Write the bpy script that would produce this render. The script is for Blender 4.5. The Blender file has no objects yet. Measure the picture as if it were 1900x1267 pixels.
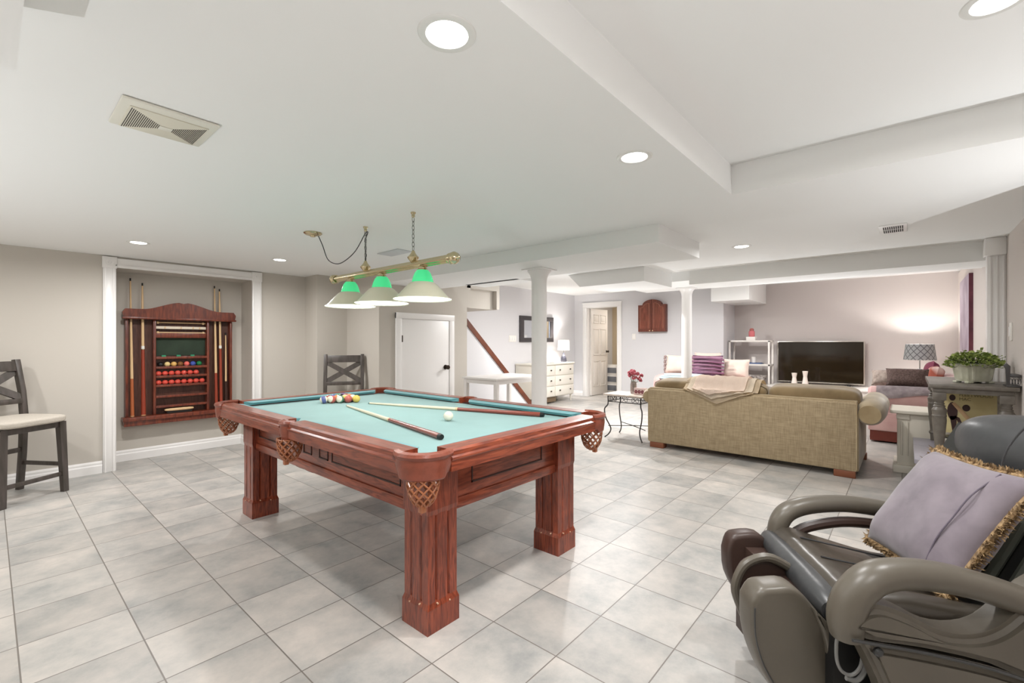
import bpy, bmesh, math, random
from mathutils import Vector, Matrix, Euler
random.seed(7)
PI = math.pi
R = math.radians
scene = bpy.context.scene
COL = scene.collection

# ------------------------------------------------------------------ camera, world, exposure
F_PX, YAW, EYE = 844.4, 0.7149, 1.2
cam_data = bpy.data.cameras.new('camera')
cam_data.sensor_width = 36.0
cam_data.lens = F_PX / 1900 * 36
cam_data.shift_y = 1.0 / 1900
cam_data.clip_start = 0.05
cam = bpy.data.objects.new('camera', cam_data)
COL.objects.link(cam)
cam.location = (0, 0, EYE)
cam.rotation_euler = (PI / 2, 0, YAW - PI / 2)
scene.camera = cam
world = bpy.data.worlds.new('world')
scene.world = world
world.use_nodes = True
world.node_tree.nodes['Background'].inputs[0].default_value = (0.8, 0.85, 1, 1)
world.node_tree.nodes['Background'].inputs[1].default_value = 0.3
scene.view_settings.view_transform = 'Standard'
scene.view_settings.look = 'None'
scene.view_settings.exposure = 0.50
scene.view_settings.gamma = 1.0
scene.view_settings.use_curve_mapping = False

def light(name, kind, loc, energy, color=(1, 1, 1), size=0.1, rot=(0, 0, 0), spread=None):
    d = bpy.data.lights.new(name, kind)
    d.energy = energy
    d.color = color
    if kind == 'AREA':
        d.shape = 'DISK'; d.size = size
        if spread: d.spread = spread
    elif kind == 'POINT':
        d.shadow_soft_size = size
    o = bpy.data.objects.new(name, d)
    COL.objects.link(o)
    o.location = loc; o.rotation_euler = rot
    return o

CANS = [(0.782, 0.902, 2.0), (1.832, 0.89, 2.0), (0.795, 4.669, 2.0), (1.863, 4.611, 2.0),
        (4.133, 1.045, 2.0), (1.86, -0.19, 2.16), (-0.6, 2.9, 2.0), (-0.7, 4.4, 2.0),
        (5.7, 3.5, 2.25), (6.6, 3.35, 2.25), (7.3, 1.2, 2.25), (0.3, -0.2, 2.16)]  # back half of the list: unseen downlights added as fill
CAN_W = 10.5
for i, (x, y, z) in enumerate(CANS):
    w = CAN_W
    if i in (8, 9): w = 34
    if i == 10: w = 20
    if i in (5, 11): w = 8
    light('can_lamp', 'AREA', (x, y, z - 0.012), w, (1.0, 0.985, 0.975), 0.11, (0, 0, 0), R(170))
for y in (2.207, 2.64, 3.04):
    light('shade_bulb', 'POINT', (1.72, y, 1.50), 7, (1.0, 0.98, 0.96), 0.03)
# added upward fill spots, not real units, to brighten ceiling and rooms
for x, y, z, w in ((-1.0, 3.7, .25, 24), (-1.1, 2.3, .25, 46), (0.1, -0.7, .6, 40), (2.9, -0.85, .8, 32), (6.35, 0.9, .25, 70), (5.2, 3.3, .25, 45)):
    fl_ = light('fill_uplight', 'SPOT', (x, y, z), w, (0.94, 0.97, 1.0), 0.35, (PI, 0, 0))
    fl_.data.spot_size = R(150); fl_.data.spot_blend = 1.0
light('closet_room_fill', 'AREA', (9.6, 4.55, 2.2), 9, (1.0, 0.97, 0.93), 0.3)  # added light without a fixture, brightens the closet room
light('lattice_lamp_bulb', 'POINT', (8.9, -0.14, 1.08), 26, (1.0, 0.95, 0.9), 0.03)
light('dresser_lamp_bulb', 'POINT', (7.86, 5.4, 1.13), 22, (1.0, 0.97, 0.95), 0.03)

# ------------------------------------------------------------------ materials
MATS = {}
def s2l(c):
    return tuple(((v / 255) / 12.92 if v <= 10 else (((v / 255) + 0.055) / 1.055) ** 2.4) for v in c)
def mat(name, rgb, rough=0.6, metal=0.0, var=0.0, scale=8.0, bump=0.0, bscale=60.0, stretch=(1, 1, 1),
        rgb2=None, emit=0.0, coat=0.0, sheen=0.0, trans=0.0, detail=4.0, dist=0.0):
    if name in MATS: return MATS[name]
    m = bpy.data.materials.new(name); m.use_nodes = True
    nt = m.node_tree; b = nt.nodes['Principled BSDF']
    c = s2l(rgb)
    b.inputs['Roughness'].default_value = rough
    b.inputs['Metallic'].default_value = metal
    b.inputs['Base Color'].default_value = (*c, 1)
    if coat: b.inputs['Coat Weight'].default_value = coat; b.inputs['Coat Roughness'].default_value = 0.12
    if sheen: b.inputs['Sheen Weight'].default_value = sheen
    if trans: b.inputs['Transmission Weight'].default_value = trans; b.inputs['IOR'].default_value = 1.45
    if emit:
        b.inputs['Emission Color'].default_value = (*c, 1); b.inputs['Emission Strength'].default_value = emit
    if var or rgb2 or bump:
        tc = nt.nodes.new('ShaderNodeTexCoord'); mp = nt.nodes.new('ShaderNodeMapping')
        mp.inputs['Scale'].default_value = stretch
        nt.links.new(tc.outputs['Object'], mp.inputs['Vector'])
    if var or rgb2:
        n = nt.nodes.new('ShaderNodeTexNoise'); n.inputs['Scale'].default_value = scale
        n.inputs['Detail'].default_value = detail; n.inputs['Distortion'].default_value = dist
        nt.links.new(mp.outputs[0], n.inputs['Vector'])
        cr = nt.nodes.new('ShaderNodeValToRGB')
        c2 = s2l(rgb2) if rgb2 else tuple(v * (1 - var) for v in c)
        cr.color_ramp.elements[0].position = 0.35; cr.color_ramp.elements[1].position = 0.65
        cr.color_ramp.elements[0].color = (*c2, 1); cr.color_ramp.elements[1].color = (*c, 1)
        nt.links.new(n.outputs['Fac'], cr.inputs[0]); nt.links.new(cr.outputs[0], b.inputs['Base Color'])
    if bump:
        n2 = nt.nodes.new('ShaderNodeTexNoise'); n2.inputs['Scale'].default_value = bscale
        nt.links.new(mp.outputs[0], n2.inputs['Vector'])
        bp = nt.nodes.new('ShaderNodeBump'); bp.inputs['Strength'].default_value = bump
        bp.inputs['Distance'].default_value = 0.01
        nt.links.new(n2.outputs['Fac'], bp.inputs['Height']); nt.links.new(bp.outputs[0], b.inputs['Normal'])
    MATS[name] = m
    return m

wall_m = mat('wall_paint', (197, 191, 182), 0.85)
wallw_m = mat('wall_paint_pale', (215, 214, 216), 0.85)
ceil_m = mat('ceiling_paint', (238, 238, 236), 0.9)
trim_m = mat('trim_paint', (240, 238, 236), 0.35)
closet_m = mat('closet_paint', (218, 200, 172), 0.8)
oak = mat('red_oak', (152, 72, 46), 0.30, var=0.5, scale=9, stretch=(6, 6, 0.7), coat=0.3, dist=1.6, detail=10, rgb2=(96, 38, 24))
oak_h = mat('red_oak_long', (154, 76, 50), 0.30, scale=9, stretch=(6, 0.7, 6), coat=0.25, dist=1.2, detail=8, rgb2=(104, 44, 28))
oak_x = mat('red_oak_cross', (154, 76, 50), 0.30, scale=9, stretch=(0.7, 6, 6), coat=0.25, dist=1.2, detail=8, rgb2=(104, 44, 28))
groove_m = mat('dark_groove', (52, 22, 16), 0.5)
leather_m = mat('pocket_leather', (140, 74, 56), 0.3, var=0.25, scale=20, bump=0.15)
net_m = mat('net_leather', (166, 104, 70), 0.3)
cloth_m = mat('teal_cloth', (134, 172, 170), 0.95, var=0.06, scale=6, bump=0.08, bscale=400, sheen=0.2)
cushcloth_m = mat('teal_cushion_cloth', (104, 160, 166), 0.95, var=0.06, scale=6, sheen=0.2)
rackwood = mat('rack_wood', (130, 62, 40), 0.35, rgb2=(90, 38, 26), scale=8, stretch=(6, 6, 0.8), coat=0.2, dist=1)
rackback = mat('rack_back_wood', (98, 60, 46), 0.45, rgb2=(72, 42, 32), scale=6, stretch=(5, 5, 0.8), dist=2)
greenfelt = mat('dark_green_felt', (52, 66, 52), 0.9, var=0.2, scale=10)
maple = mat('maple', (226, 192, 146), 0.35)
maple_pale = mat('maple_pale', (226, 214, 188), 0.35)
cuebrown = mat('cue_butt_brown', (176, 98, 58), 0.3)
cuered = mat('cue_butt_red', (150, 62, 42), 0.3)
cuerose = mat('cue_butt_rosewood', (136, 62, 48), 0.25, coat=0.5)
black_m = mat('black_plastic', (20, 18, 18), 0.4)
white_m = mat('white_lacquer', (238, 234, 228), 0.35)
brass = mat('polished_brass', (204, 190, 156), 0.18, metal=1.0)
chain_m = mat('chain_metal', (120, 120, 116), 0.3, metal=1.0)
greenglass = mat('green_glass', (70, 214, 140), 0.2, emit=0.35)
shadeglass = mat('cream_glass', (214, 212, 190), 0.3)
greywood = mat('grey_brown_wood', (80, 72, 68), 0.4, rgb2=(62, 56, 50), scale=6, stretch=(6, 6, 1))
seatfab = mat('seat_fabric', (196, 188, 176), 0.95, var=0.12, scale=90, bump=0.3, bscale=300)
sofafab = bpy.data.materials.new('olive_weave'); sofafab.use_nodes = True
_nt = sofafab.node_tree; _b = _nt.nodes['Principled BSDF']; _tc = _nt.nodes.new('ShaderNodeTexCoord'); _ns = []
for _sc in ((1, 1, .07), (1, .07, 1), (.1, .1, .1)):
    _mp = _nt.nodes.new('ShaderNodeMapping'); _mp.inputs['Scale'].default_value = _sc
    _n = _nt.nodes.new('ShaderNodeTexNoise'); _n.inputs['Scale'].default_value = 140; _n.inputs['Detail'].default_value = 3
    _nt.links.new(_tc.outputs['Object'], _mp.inputs[0]); _nt.links.new(_mp.outputs[0], _n.inputs['Vector']); _ns.append(_n)
_a = _nt.nodes.new('ShaderNodeMath'); _a.operation = 'ADD'; _nt.links.new(_ns[0].outputs['Fac'], _a.inputs[0]); _nt.links.new(_ns[1].outputs['Fac'], _a.inputs[1])
_a2 = _nt.nodes.new('ShaderNodeMath'); _a2.operation = 'MULTIPLY_ADD'; _a2.inputs[1].default_value = .35; _nt.links.new(_ns[2].outputs['Fac'], _a2.inputs[0]); _nt.links.new(_a.outputs[0], _a2.inputs[2])
_cr = _nt.nodes.new('ShaderNodeValToRGB'); _cr.color_ramp.elements[0].position = .98; _cr.color_ramp.elements[1].position = 1.0
_mr = _nt.nodes.new('ShaderNodeMapRange'); _mr.inputs[1].default_value = .85; _mr.inputs[2].default_value = 1.5
_nt.links.new(_a2.outputs[0], _mr.inputs[0]); _nt.links.new(_mr.outputs[0], _cr.inputs[0])
_cr.color_ramp.elements[0].position = 0.1; _cr.color_ramp.elements[1].position = 0.9
_cr.color_ramp.elements[0].color = (*s2l((148, 131, 103)), 1); _cr.color_ramp.elements[1].color = (*s2l((178, 160, 130)), 1)
_nt.links.new(_cr.outputs[0], _b.inputs['Base Color']); _b.inputs['Roughness'].default_value = .95
sofapale = mat('olive_velvet', (176, 158, 124), 0.9, rgb2=(150, 130, 96), scale=5, sheen=0.5)
sofacush = mat('sofa_cushion', (140, 120, 88), 0.9, rgb2=(116, 98, 68), scale=5, sheen=0.4)
footwood = mat('foot_wood', (124, 72, 46), 0.4)
iron = mat('wrought_iron', (42, 38, 36), 0.5)
stone_m = mat('travertine', (216, 202, 190), 0.4, var=0.15, scale=14)
pinkfab = mat('pink_velvet', (206, 170, 166), 0.9, rgb2=(190, 150, 146), scale=5, sheen=0.5)
cream_fab = mat('cream_fabric', (226, 208, 196), 0.95, var=0.08, scale=10)
blanket_m = mat('blanket_fleece', (244, 230, 208), 0.95, var=0.08, scale=12, bump=0.4, bscale=120, sheen=0.4)
greydesk = mat('grey_paint_wood', (112, 106, 98), 0.4, rgb2=(98, 92, 84), scale=4, stretch=(1, 6, 6))
leather_d = mat('charcoal_leather', (64, 65, 66), 0.36, var=0.3, scale=6, bump=0.25, bscale=14)
leather_t = mat('taupe_leather', (94, 88, 78), 0.36, var=0.15, scale=4, bump=0.12, bscale=14)
leather_s = mat('seat_leather', (72, 66, 58), 0.3, var=0.25, scale=5, bump=0.5, bscale=9)
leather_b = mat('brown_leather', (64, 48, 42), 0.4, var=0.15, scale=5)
velvet = mat('lavender_velvet', (126, 117, 124), 0.85, rgb2=(104, 95, 103), scale=9, dist=0.2, sheen=0.3)
fringe_m = mat('gold_fringe', (168, 140, 100), 0.7, rgb2=(96, 74, 48), scale=60)

def tile_material():
    m = bpy.data.materials.new('floor_tiles'); m.use_nodes = True
    nt = m.node_tree; N = nt.nodes; L = nt.links; b = N['Principled BSDF']
    tc = N.new('ShaderNodeTexCoord'); mp = N.new('ShaderNodeMapping')
    mp.inputs['Location'].default_value = (0.2598 + 10 * 0.3366, -3.2988 + 20 * 0.3265, 0)
    L.new(tc.outputs['Object'], mp.inputs[0])
    br = N.new('ShaderNodeTexBrick'); br.offset = 0; br.squash = 1
    br.inputs['Scale'].default_value = 1; br.inputs['Brick Width'].default_value = 0.3366
    br.inputs['Row Height'].default_value = 0.3265; br.inputs['Mortar Size'].default_value = 0.0028
    br.inputs['Mortar Smooth'].default_value = 0.3
    br.inputs['Color1'].default_value = (0, 0, 0, 1); br.inputs['Color2'].default_value = (1, 1, 1, 1)
    br.inputs['Mortar'].default_value = (0.5, 0.5, 0.5, 1)
    L.new(mp.outputs[0], br.inputs['Vector'])
    n1 = N.new('ShaderNodeTexNoise'); n1.inputs['Scale'].default_value = 3.2; n1.inputs['Detail'].default_value = 9
    n1.inputs['Roughness'].default_value = 0.68
    addv = N.new('ShaderNodeVectorMath'); addv.operation = 'MULTIPLY_ADD'
    addv.inputs[1].default_value = (7, 5, 3)
    L.new(br.outputs['Color'], addv.inputs[0]); L.new(mp.outputs[0], addv.inputs[2])
    L.new(addv.outputs[0], n1.inputs['Vector'])
    cr = N.new('ShaderNodeValToRGB'); e = cr.color_ramp.elements
    e[0].position = 0.28; e[0].color = (*s2l((144, 146, 145)), 1)
    e[1].position = 0.72; e[1].color = (*s2l((206, 198, 190)), 1)
    k = cr.color_ramp.elements.new(0.48); k.color = (*s2l((178, 175, 170)), 1)
    L.new(n1.outputs['Fac'], cr.inputs[0])
    mx = N.new('ShaderNodeMix'); mx.data_type = 'RGBA'; mx.blend_type = 'MULTIPLY'; mx.inputs[0].default_value = 1
    sc = N.new('ShaderNodeMapRange'); sc.inputs[3].default_value = 0.86; sc.inputs[4].default_value = 1.06
    L.new(br.outputs['Color'], sc.inputs[0]); L.new(cr.outputs[0], mx.inputs[6]); L.new(sc.outputs[0], mx.inputs[7])
    mm = N.new('ShaderNodeMix'); mm.data_type = 'RGBA'
    mm.inputs[7].default_value = (*s2l((118, 112, 106)), 1)
    L.new(br.outputs['Fac'], mm.inputs[0]); L.new(mx.outputs[2], mm.inputs[6])
    L.new(mm.outputs[2], b.inputs['Base Color'])
    b.inputs['Roughness'].default_value = 0.38
    inv = N.new('ShaderNodeMath'); inv.operation = 'MULTIPLY_ADD'; inv.inputs[1].default_value = -1.0
    n3 = N.new('ShaderNodeMath'); n3.operation = 'MULTIPLY'; n3.inputs[1].default_value = 0.25
    L.new(n1.outputs['Fac'], n3.inputs[0]); L.new(br.outputs['Fac'], inv.inputs[0]); L.new(n3.outputs[0], inv.inputs[2])
    bp = N.new('ShaderNodeBump'); bp.inputs['Strength'].default_value = 0.35; bp.inputs['Distance'].default_value = 0.004
    L.new(inv.outputs[0], bp.inputs['Height']); L.new(bp.outputs[0], b.inputs['Normal'])
    return m
tile_m = tile_material()

# ------------------------------------------------------------------ mesh helpers
def bx(bm, x0, x1, y0, y1, z0, z1, bev=0.0):
    r = bmesh.ops.create_cube(bm, size=1.0)
    v = r['verts']
    for p in v:
        p.co = Vector(((x0 + x1) / 2 + p.co.x * (x1 - x0), (y0 + y1) / 2 + p.co.y * (y1 - y0), (z0 + z1) / 2 + p.co.z * (z1 - z0)))
    if bev > 0:
        es = list({e for p in v for e in p.link_edges})
        bmesh.ops.bevel(bm, geom=es, offset=bev, segments=2, affect='EDGES', profile=0.5)
    return bm
def box(*a, **k): return bx(bmesh.new(), *a, **k)
def poly(bm, pts, d):
    """prism: closed outline pts (Vectors) pushed along d"""
    d = Vector(d); n = len(pts)
    a = [bm.verts.new(Vector(p)) for p in pts]; b = [bm.verts.new(Vector(p) + d) for p in pts]
    bm.faces.new(a); bm.faces.new(list(reversed(b)))
    for i in range(n): bm.faces.new((a[i], b[i], b[(i + 1) % n], a[(i + 1) % n]))
    bmesh.ops.recalc_face_normals(bm, faces=bm.faces[:])
    return bm
def bevel_all(bm, off, seg=2, ang=0.5):
    es = [e for e in bm.edges if len(e.link_faces) == 2 and e.calc_face_angle(0) > ang]
    bmesh.ops.bevel(bm, geom=es, offset=off, segments=seg, affect='EDGES', profile=0.5)
    return bm
def smooth_path(P, n=6):
    P = [Vector(p) for p in P]
    out = []
    for i in range(len(P) - 1):
        p0 = P[max(i - 1, 0)]; p1 = P[i]; p2 = P[i + 1]; p3 = P[min(i + 2, len(P) - 1)]
        for k in range(n):
            t = k / n
            out.append(0.5 * ((2 * p1) + (-p0 + p2) * t + (2 * p0 - 5 * p1 + 4 * p2 - p3) * t * t + (-p0 + 3 * p1 - 3 * p2 + p3) * t ** 3))
    out.append(P[-1])
    return out
def tube(bm, path, rad, seg=8, smooth=0, flat=None, up=(0, 0, 1), closed=False):
    """rad: number or list; flat: (side, vertical) radii multiplier"""
    P = [Vector(p) for p in path]
    if isinstance(rad, (int, float)): rad = [rad] * len(P)
    if smooth:
        rr = smooth_path([(r, 0, 0) for r in rad], smooth); P = smooth_path(P, smooth); rad = [v.x for v in rr]
    n = len(P); rings = []
    prev = None
    for i in range(n):
        if closed: t = P[(i + 1) % n] - P[i - 1]
        else: t = P[min(i + 1, n - 1)] - P[max(i - 1, 0)]
        t.normalize()
        if prev is None:
            u = Vector(up)
            s = t.cross(u)
            if s.length < 1e-3: s = t.cross(Vector((1, 0, 0)))
            s.normalize()
        else:
            s = (prev - t * prev.dot(t)); s.normalize()
        prev = s
        w = s.cross(t)
        fs, fv = flat if flat else (1, 1)
        rings.append([bm.verts.new(P[i] + s * math.cos(2 * PI * k / seg) * rad[i] * fs + w * math.sin(2 * PI * k / seg) * rad[i] * fv) for k in range(seg)])
    for i in range(n if closed else n - 1):
        a, b = rings[i], rings[(i + 1) % n]
        for k in range(seg): bm.faces.new((a[k], a[(k + 1) % seg], b[(k + 1) % seg], b[k]))
    if not closed:
        bm.faces.new(list(reversed(rings[0]))); bm.faces.new(rings[-1])
    return bm
def lathe(bm, prof, c=(0, 0, 0), seg=24, axis='z', sx=1, sy=1):
    c = Vector(c); rings = []
    def P(r, z, a):
        if axis == 'z': return c + Vector((r * math.cos(a) * sx, r * math.sin(a) * sy, z))
        if axis == 'x': return c + Vector((z, r * math.cos(a), r * math.sin(a)))
        return c + Vector((r * math.cos(a), z, r * math.sin(a)))
    for r, z in prof:
        if r <= 1e-5: rings.append([bm.verts.new(P(0, z, 0))])
        else: rings.append([bm.verts.new(P(r, z, 2 * PI * k / seg)) for k in range(seg)])
    for a, b in zip(rings[:-1], rings[1:]):
        for k in range(seg):
            q = (k + 1) % seg
            if len(a) == 1 and len(b) == 1: continue
            if len(a) == 1: bm.faces.new((a[0], b[q], b[k]))
            elif len(b) == 1: bm.faces.new((a[k], a[q], b[0]))
            else: bm.faces.new((a[k], a[q], b[q], b[k]))
    bmesh.ops.recalc_face_normals(bm, faces=bm.faces[:])
    return bm
def cushion(bm, cx, cy, cz, sx, sy, sz, p=3.2, n=14, M=None, crown=0.0, wob=0.0, seed=0):
    """soft rounded box; sx.. full sizes"""
    rnd = random.Random(seed)
    ph = [rnd.uniform(0, 6) for _ in range(6)]
    b2 = bmesh.new(); bmesh.ops.create_cube(b2, size=2.0)
    bmesh.ops.subdivide_edges(b2, edges=b2.edges[:], cuts=n, use_grid_fill=True)
    for v in b2.verts:
        x, y, z = v.co
        l = (abs(x) ** p + abs(y) ** p + abs(z) ** p) ** (1 / p)
        x, y, z = x / l, y / l, z / l
        z *= 1 + crown * (1 - x * x) * (1 - y * y)
        if wob:
            z += wob * math.sin(4 * x + ph[0]) * math.sin(5 * y + ph[1]); y += wob * math.sin(5 * x + ph[2]) * .5; x += wob * math.sin(5 * y + ph[3]) * .5
        v.co = Vector((x * sx / 2, y * sy / 2, z * sz / 2))
    T = Matrix.Translation((cx, cy, cz)) @ (M if M else Matrix())
    vm = {}
    for v in b2.verts: vm[v] = bm.verts.new(T @ v.co)
    for f in b2.faces: bm.faces.new([vm[v] for v in f.verts])
    b2.free()
    return bm
def sphere(bm, c, r, u=20, v=12, sz=1):
    prof = [(r * math.sin(PI * i / v), -r * sz * math.cos(PI * i / v)) for i in range(v + 1)]
    prof[0] = (0, -r * sz); prof[-1] = (0, r * sz)
    return lathe(bm, prof, c, u)

def obj(name, bm, m, parent=None, smooth=True, world=False, ang=35):
    me = bpy.data.meshes.new(name)
    if world and parent is not None: bm.transform(parent.matrix_basis.inverted())
    bmesh.ops.recalc_face_normals(bm, faces=bm.faces[:])
    bm.to_mesh(me); bm.free()
    if isinstance(m, (list, tuple)):
        for q in m: me.materials.append(q)
    else: me.materials.append(m)
    if smooth:
        me.shade_smooth(); me.set_sharp_from_angle(angle=R(ang))
    o = bpy.data.objects.new(name, me); COL.objects.link(o)
    if parent is not None: o.parent = parent
    return o
def wobj(name, bm, m, parent, **k): return obj(name, bm, m, parent, world=True, **k)
def tag(o, label, cat, group=None):
    o['label'] = label; o['category'] = cat
    if group: o['group'] = group
    return o
def thing(name, label, cat, loc=(0, 0, 0), rz=0, group=None):
    o = bpy.data.objects.new(name, None); COL.objects.link(o)
    o.location = loc; o.rotation_euler = (0, 0, rz); o.empty_display_size = 0.1
    return tag(o, label, cat, group)
def solo(name, bm, m, label, cat, base, group=None, **k):
    """a thing that is one mesh; bm in world coordinates, origin moved to base"""
    bm.transform(Matrix.Translation(-Vector(base)))
    o = obj(name, bm, m, None, **k); o.location = base
    return tag(o, label, cat, group)
def struct(name, bm, m, parent=None, **k):
    o = obj(name, bm, m, parent, **k)
    if parent is None: o['kind'] = 'structure'
    return o
def dup(root, loc, rz=None, label=None):
    r = root.copy(); COL.objects.link(r); r.location = loc
    if rz is not None: r.rotation_euler = (0, 0, rz)
    if label: r['label'] = label
    for ch in list(root.children):
        c = ch.copy(); COL.objects.link(c); c.parent = r
        for g in list(ch.children):
            d = g.copy(); COL.objects.link(d); d.parent = c
    return r

# ------------------------------------------------------------------ setting
WX0 = -1.6; WY0 = -0.57; LY = 5.59; BY = 5.68; FX = 8.7; TVX = 9.4; ZC = 2.0; ZB = 2.25; ZT = 2.16
struct('floor', box(WX0 - .1, 10.7, -1.1, 6.3, -.1, 0), tile_m, smooth=False)
# ceiling: low part, tray, soffit, back room
bm = bmesh.new()
bx(bm, WX0, 5.17, 0.72, 3.1, ZC, ZB + .1)
bx(bm, WX0, 3.8, 3.1, 6.2, ZC, ZB + .1)
bx(bm, 2.65, 5.17, -1.1, 0.72, ZC, ZB + .1)
bx(bm, WX0, 2.65, -1.1, 0.72, ZT, ZB + .1)
bx(bm, 3.8, 10.7, 3.1, 6.2, ZB, ZB + .1)
bx(bm, 5.17, 10.7, WY0 - .1, 3.1, ZB, ZB + .1)
struct('ceiling', bm, ceil_m, smooth=False)
struct('trim_1', box(2.97, 3.76, 1.265, 4.57, 1.876, ZC), ceil_m, smooth=False)               # soffit
struct('trim_2', box(3.7, 4.03, 3.15, 3.95, 1.876, ZB), ceil_m, smooth=False)
bm = box(5.17, 5.6, WY0, 1.85, 1.845, ZB); bx(bm, 5.6, 6.6, WY0, 3.0, 1.95, ZB)
struct('trim_3', bm, ceil_m, smooth=False)                                                    # beam
bm = poly(bmesh.new(), [(4.55, 2.1, 1.846), (4.55, 2.9, 1.846), (4.55, 3.06, 2.0), (4.55, 3.06, ZB), (4.55, 2.1, ZB)], (.75, 0, 0))
struct('trim_4', bm, ceil_m, smooth=False)
struct('trim_5', box(8.2, TVX, 1.96, 2.56, 1.9, ZB), ceil_m, smooth=False)
struct('trim_6', box(WX0, .045, -1.0, 1.6, 1.845, ZT + .02), ceil_m, smooth=False)
# walls
AX0, AX1, AZ, AY = 0.77, 1.965, 1.90, 5.97
bm = box(WX0, AX0, LY, LY + .12, 0, ZC); bx(bm, AX1, 2.56, LY, LY + .12, 0, ZC); bx(bm, AX0, AX1, LY, LY + .12, AZ, ZC)
struct('wall_left', bm, wall_m, smooth=False)
bm = box(AX0 - .1, AX1 + .1, AY, AY + .08, 0, AZ + .1); bx(bm, AX0 - .1, AX0 - .02, LY + .12, AY, 0, AZ + .1)
bx(bm, AX1 + .01, AX1 + .1, LY + .12, AY, 0, AZ + .1); bx(bm, AX0 - .1, AX1 + .1, LY + .12, AY, AZ, AZ + .1)
struct('wall_alcove', bm, wall_m, smooth=False)
bm = box(2.56, 2.94, 5.28, 5.75, 0, ZC); bx(bm, 2.94, 4.32, 4.57, 5.75, 0, ZB)
struct('wall_closet', bm, wall_m, smooth=False)
struct('wall_back', box(4.32, 10.6, BY, BY + .1, 0, ZB), wallw_m, smooth=False)
# far wall with doorway
DY0, DY1, DZ = 4.60, 5.36, 1.96
bm = box(FX, FX + .12, DY1, BY, 0, ZB); bx(bm, FX, FX + .12, 2.5, DY0, 0, ZB); bx(bm, FX, FX + .12, DY0, DY1, DZ, ZB)
bx(bm, FX + .12, TVX, 2.5, 2.62, 0, ZB)
struct('wall_far', bm, wallw_m, smooth=False)
struct('wall_television', box(TVX, TVX + .1, WY0 - .1, 2.62, 0, ZB), mat('wall_paint_warm', (206, 199, 196), 0.85), smooth=False)
bm = box(10.45, 10.55, 3.9, BY, 0, ZB); bx(bm, FX + .12, 10.5, 3.9, 4.0, 0, ZB)
struct('wall_closet_room', bm, closet_m, smooth=False)
struct('wall_right', bx(bx(box(3.4, TVX, WY0 - .1, WY0, 0, ZT + .05), 3.3, 3.4, -1.0, WY0, 0, ZT + .05), WX0, 3.4, -1.1, -1.0, 0, ZT + .05), mat('wall_paint_right', (206, 198, 192), 0.85), smooth=False)
struct('wall_behind', box(WX0 - .1, WX0, -1.1, LY + .1, 0, ZT + .05), wall_m, smooth=False)

def baseboard(name, a, b, out, h=0.11):
    """a->b along wall foot, out = outward normal"""
    a = Vector((*a, 0)); b = Vector((*b, 0)); o = Vector((*out, 0))
    prof = [(0, 0), (.018, 0), (.018, h * .62), (.012, h * .72), (.012, h * .86), (.005, h), (0, h)]
    bm = poly(bmesh.new(), [a + o * p + Vector((0, 0, q)) for p, q in prof], b - a)
    return struct(name, bm, trim_m, smooth=False)
baseboard('baseboard_left', (WX0, LY), (.69, LY), (0, -1))
baseboard('baseboard_left_end', (2.06, LY), (2.56, LY), (0, -1))
baseboard('baseboard_alcove', (AX0 - .02, AY), (AX1 + .01, AY), (0, -1))
baseboard('baseboard_alcove_side', (AX1 + .01, AY), (AX1 + .01, LY + .02), (-1, 0))
baseboard('baseboard_chase', (2.94, 5.28), (2.94, 4.57), (-1, 0))
baseboard('baseboard_closet', (2.94, 4.57), (3.15, 4.57), (0, -1))
baseboard('baseboard_back', (5.8, BY), (FX, BY), (0, -1))
baseboard('baseboard_far', (FX, 2.5), (FX, DY0 - .09), (-1, 0))
baseboard('baseboard_far_corner', (FX, DY1 + .09), (FX, BY), (-1, 0))
baseboard('baseboard_television', (TVX, WY0), (TVX, 2.5), (-1, 0))
baseboard('baseboard_right', (3.3, WY0), (5.05, WY0), (0, 1))
# alcove casing
bm = bmesh.new()
for x0, x1 in ((.692, .785), (1.955, 2.052)):
    bx(bm, x0, x1, LY - .022, LY + .002, 0, 1.90, .003); bx(bm, x0 + .012, x0 + .022, LY - .03, LY - .02, 0, 1.89); bx(bm, x1 - .022, x1 - .012, LY - .03, LY - .02, 0, 1.89)
bx(bm, .78, 1.96, LY - .022, LY + .002, 1.895, 1.982, .003); bx(bm, .78, 1.96, LY - .03, LY - .02, 1.91, 1.92)
for x in (.687, 1.95):
    bx(bm, x, x + .105, LY - .03, LY, 1.885, 1.99, .003)
    lathe(bm, [(0, -.036), (.012, -.036), (.014, -.032), (.03, -.032), (.032, -.028)], (x + .052, LY, 1.937), 20, axis='y')
struct('trim_7', bm, trim_m)
# closet door under the stairs
struct('trim_8', bx(bx(box(3.155, 3.235, 4.545, 4.575, 0, 1.55, .003), 3.985, 4.068, 4.545, 4.575, 0, 1.55, .003), 3.155, 4.068, 4.54, 4.575, 1.48, 1.552, .003), trim_m)
d2 = struct('door_2', box(3.238, 3.982, 4.553, 4.568, .01, 1.478, .002), trim_m)
k = bmesh.new(); lathe(k, [(0, -.07), (.02, -.069), (.029, -.058), (.029, -.045), (.012, -.03), (.012, -.012), (.03, -.01), (.032, 0), (0, 0)], (3.918, 4.552, .872), 20, axis='y')
obj('door_knob', k, mat('dark_bronze', (58, 46, 38), .3, metal=.7), d2)
for z in (.25, 1.24):
    obj('hinge', box(3.238, 3.25, 4.545, 4.556, z - .04, z + .04), mat('dark_bronze', (58, 46, 38), .3), d2)
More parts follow.
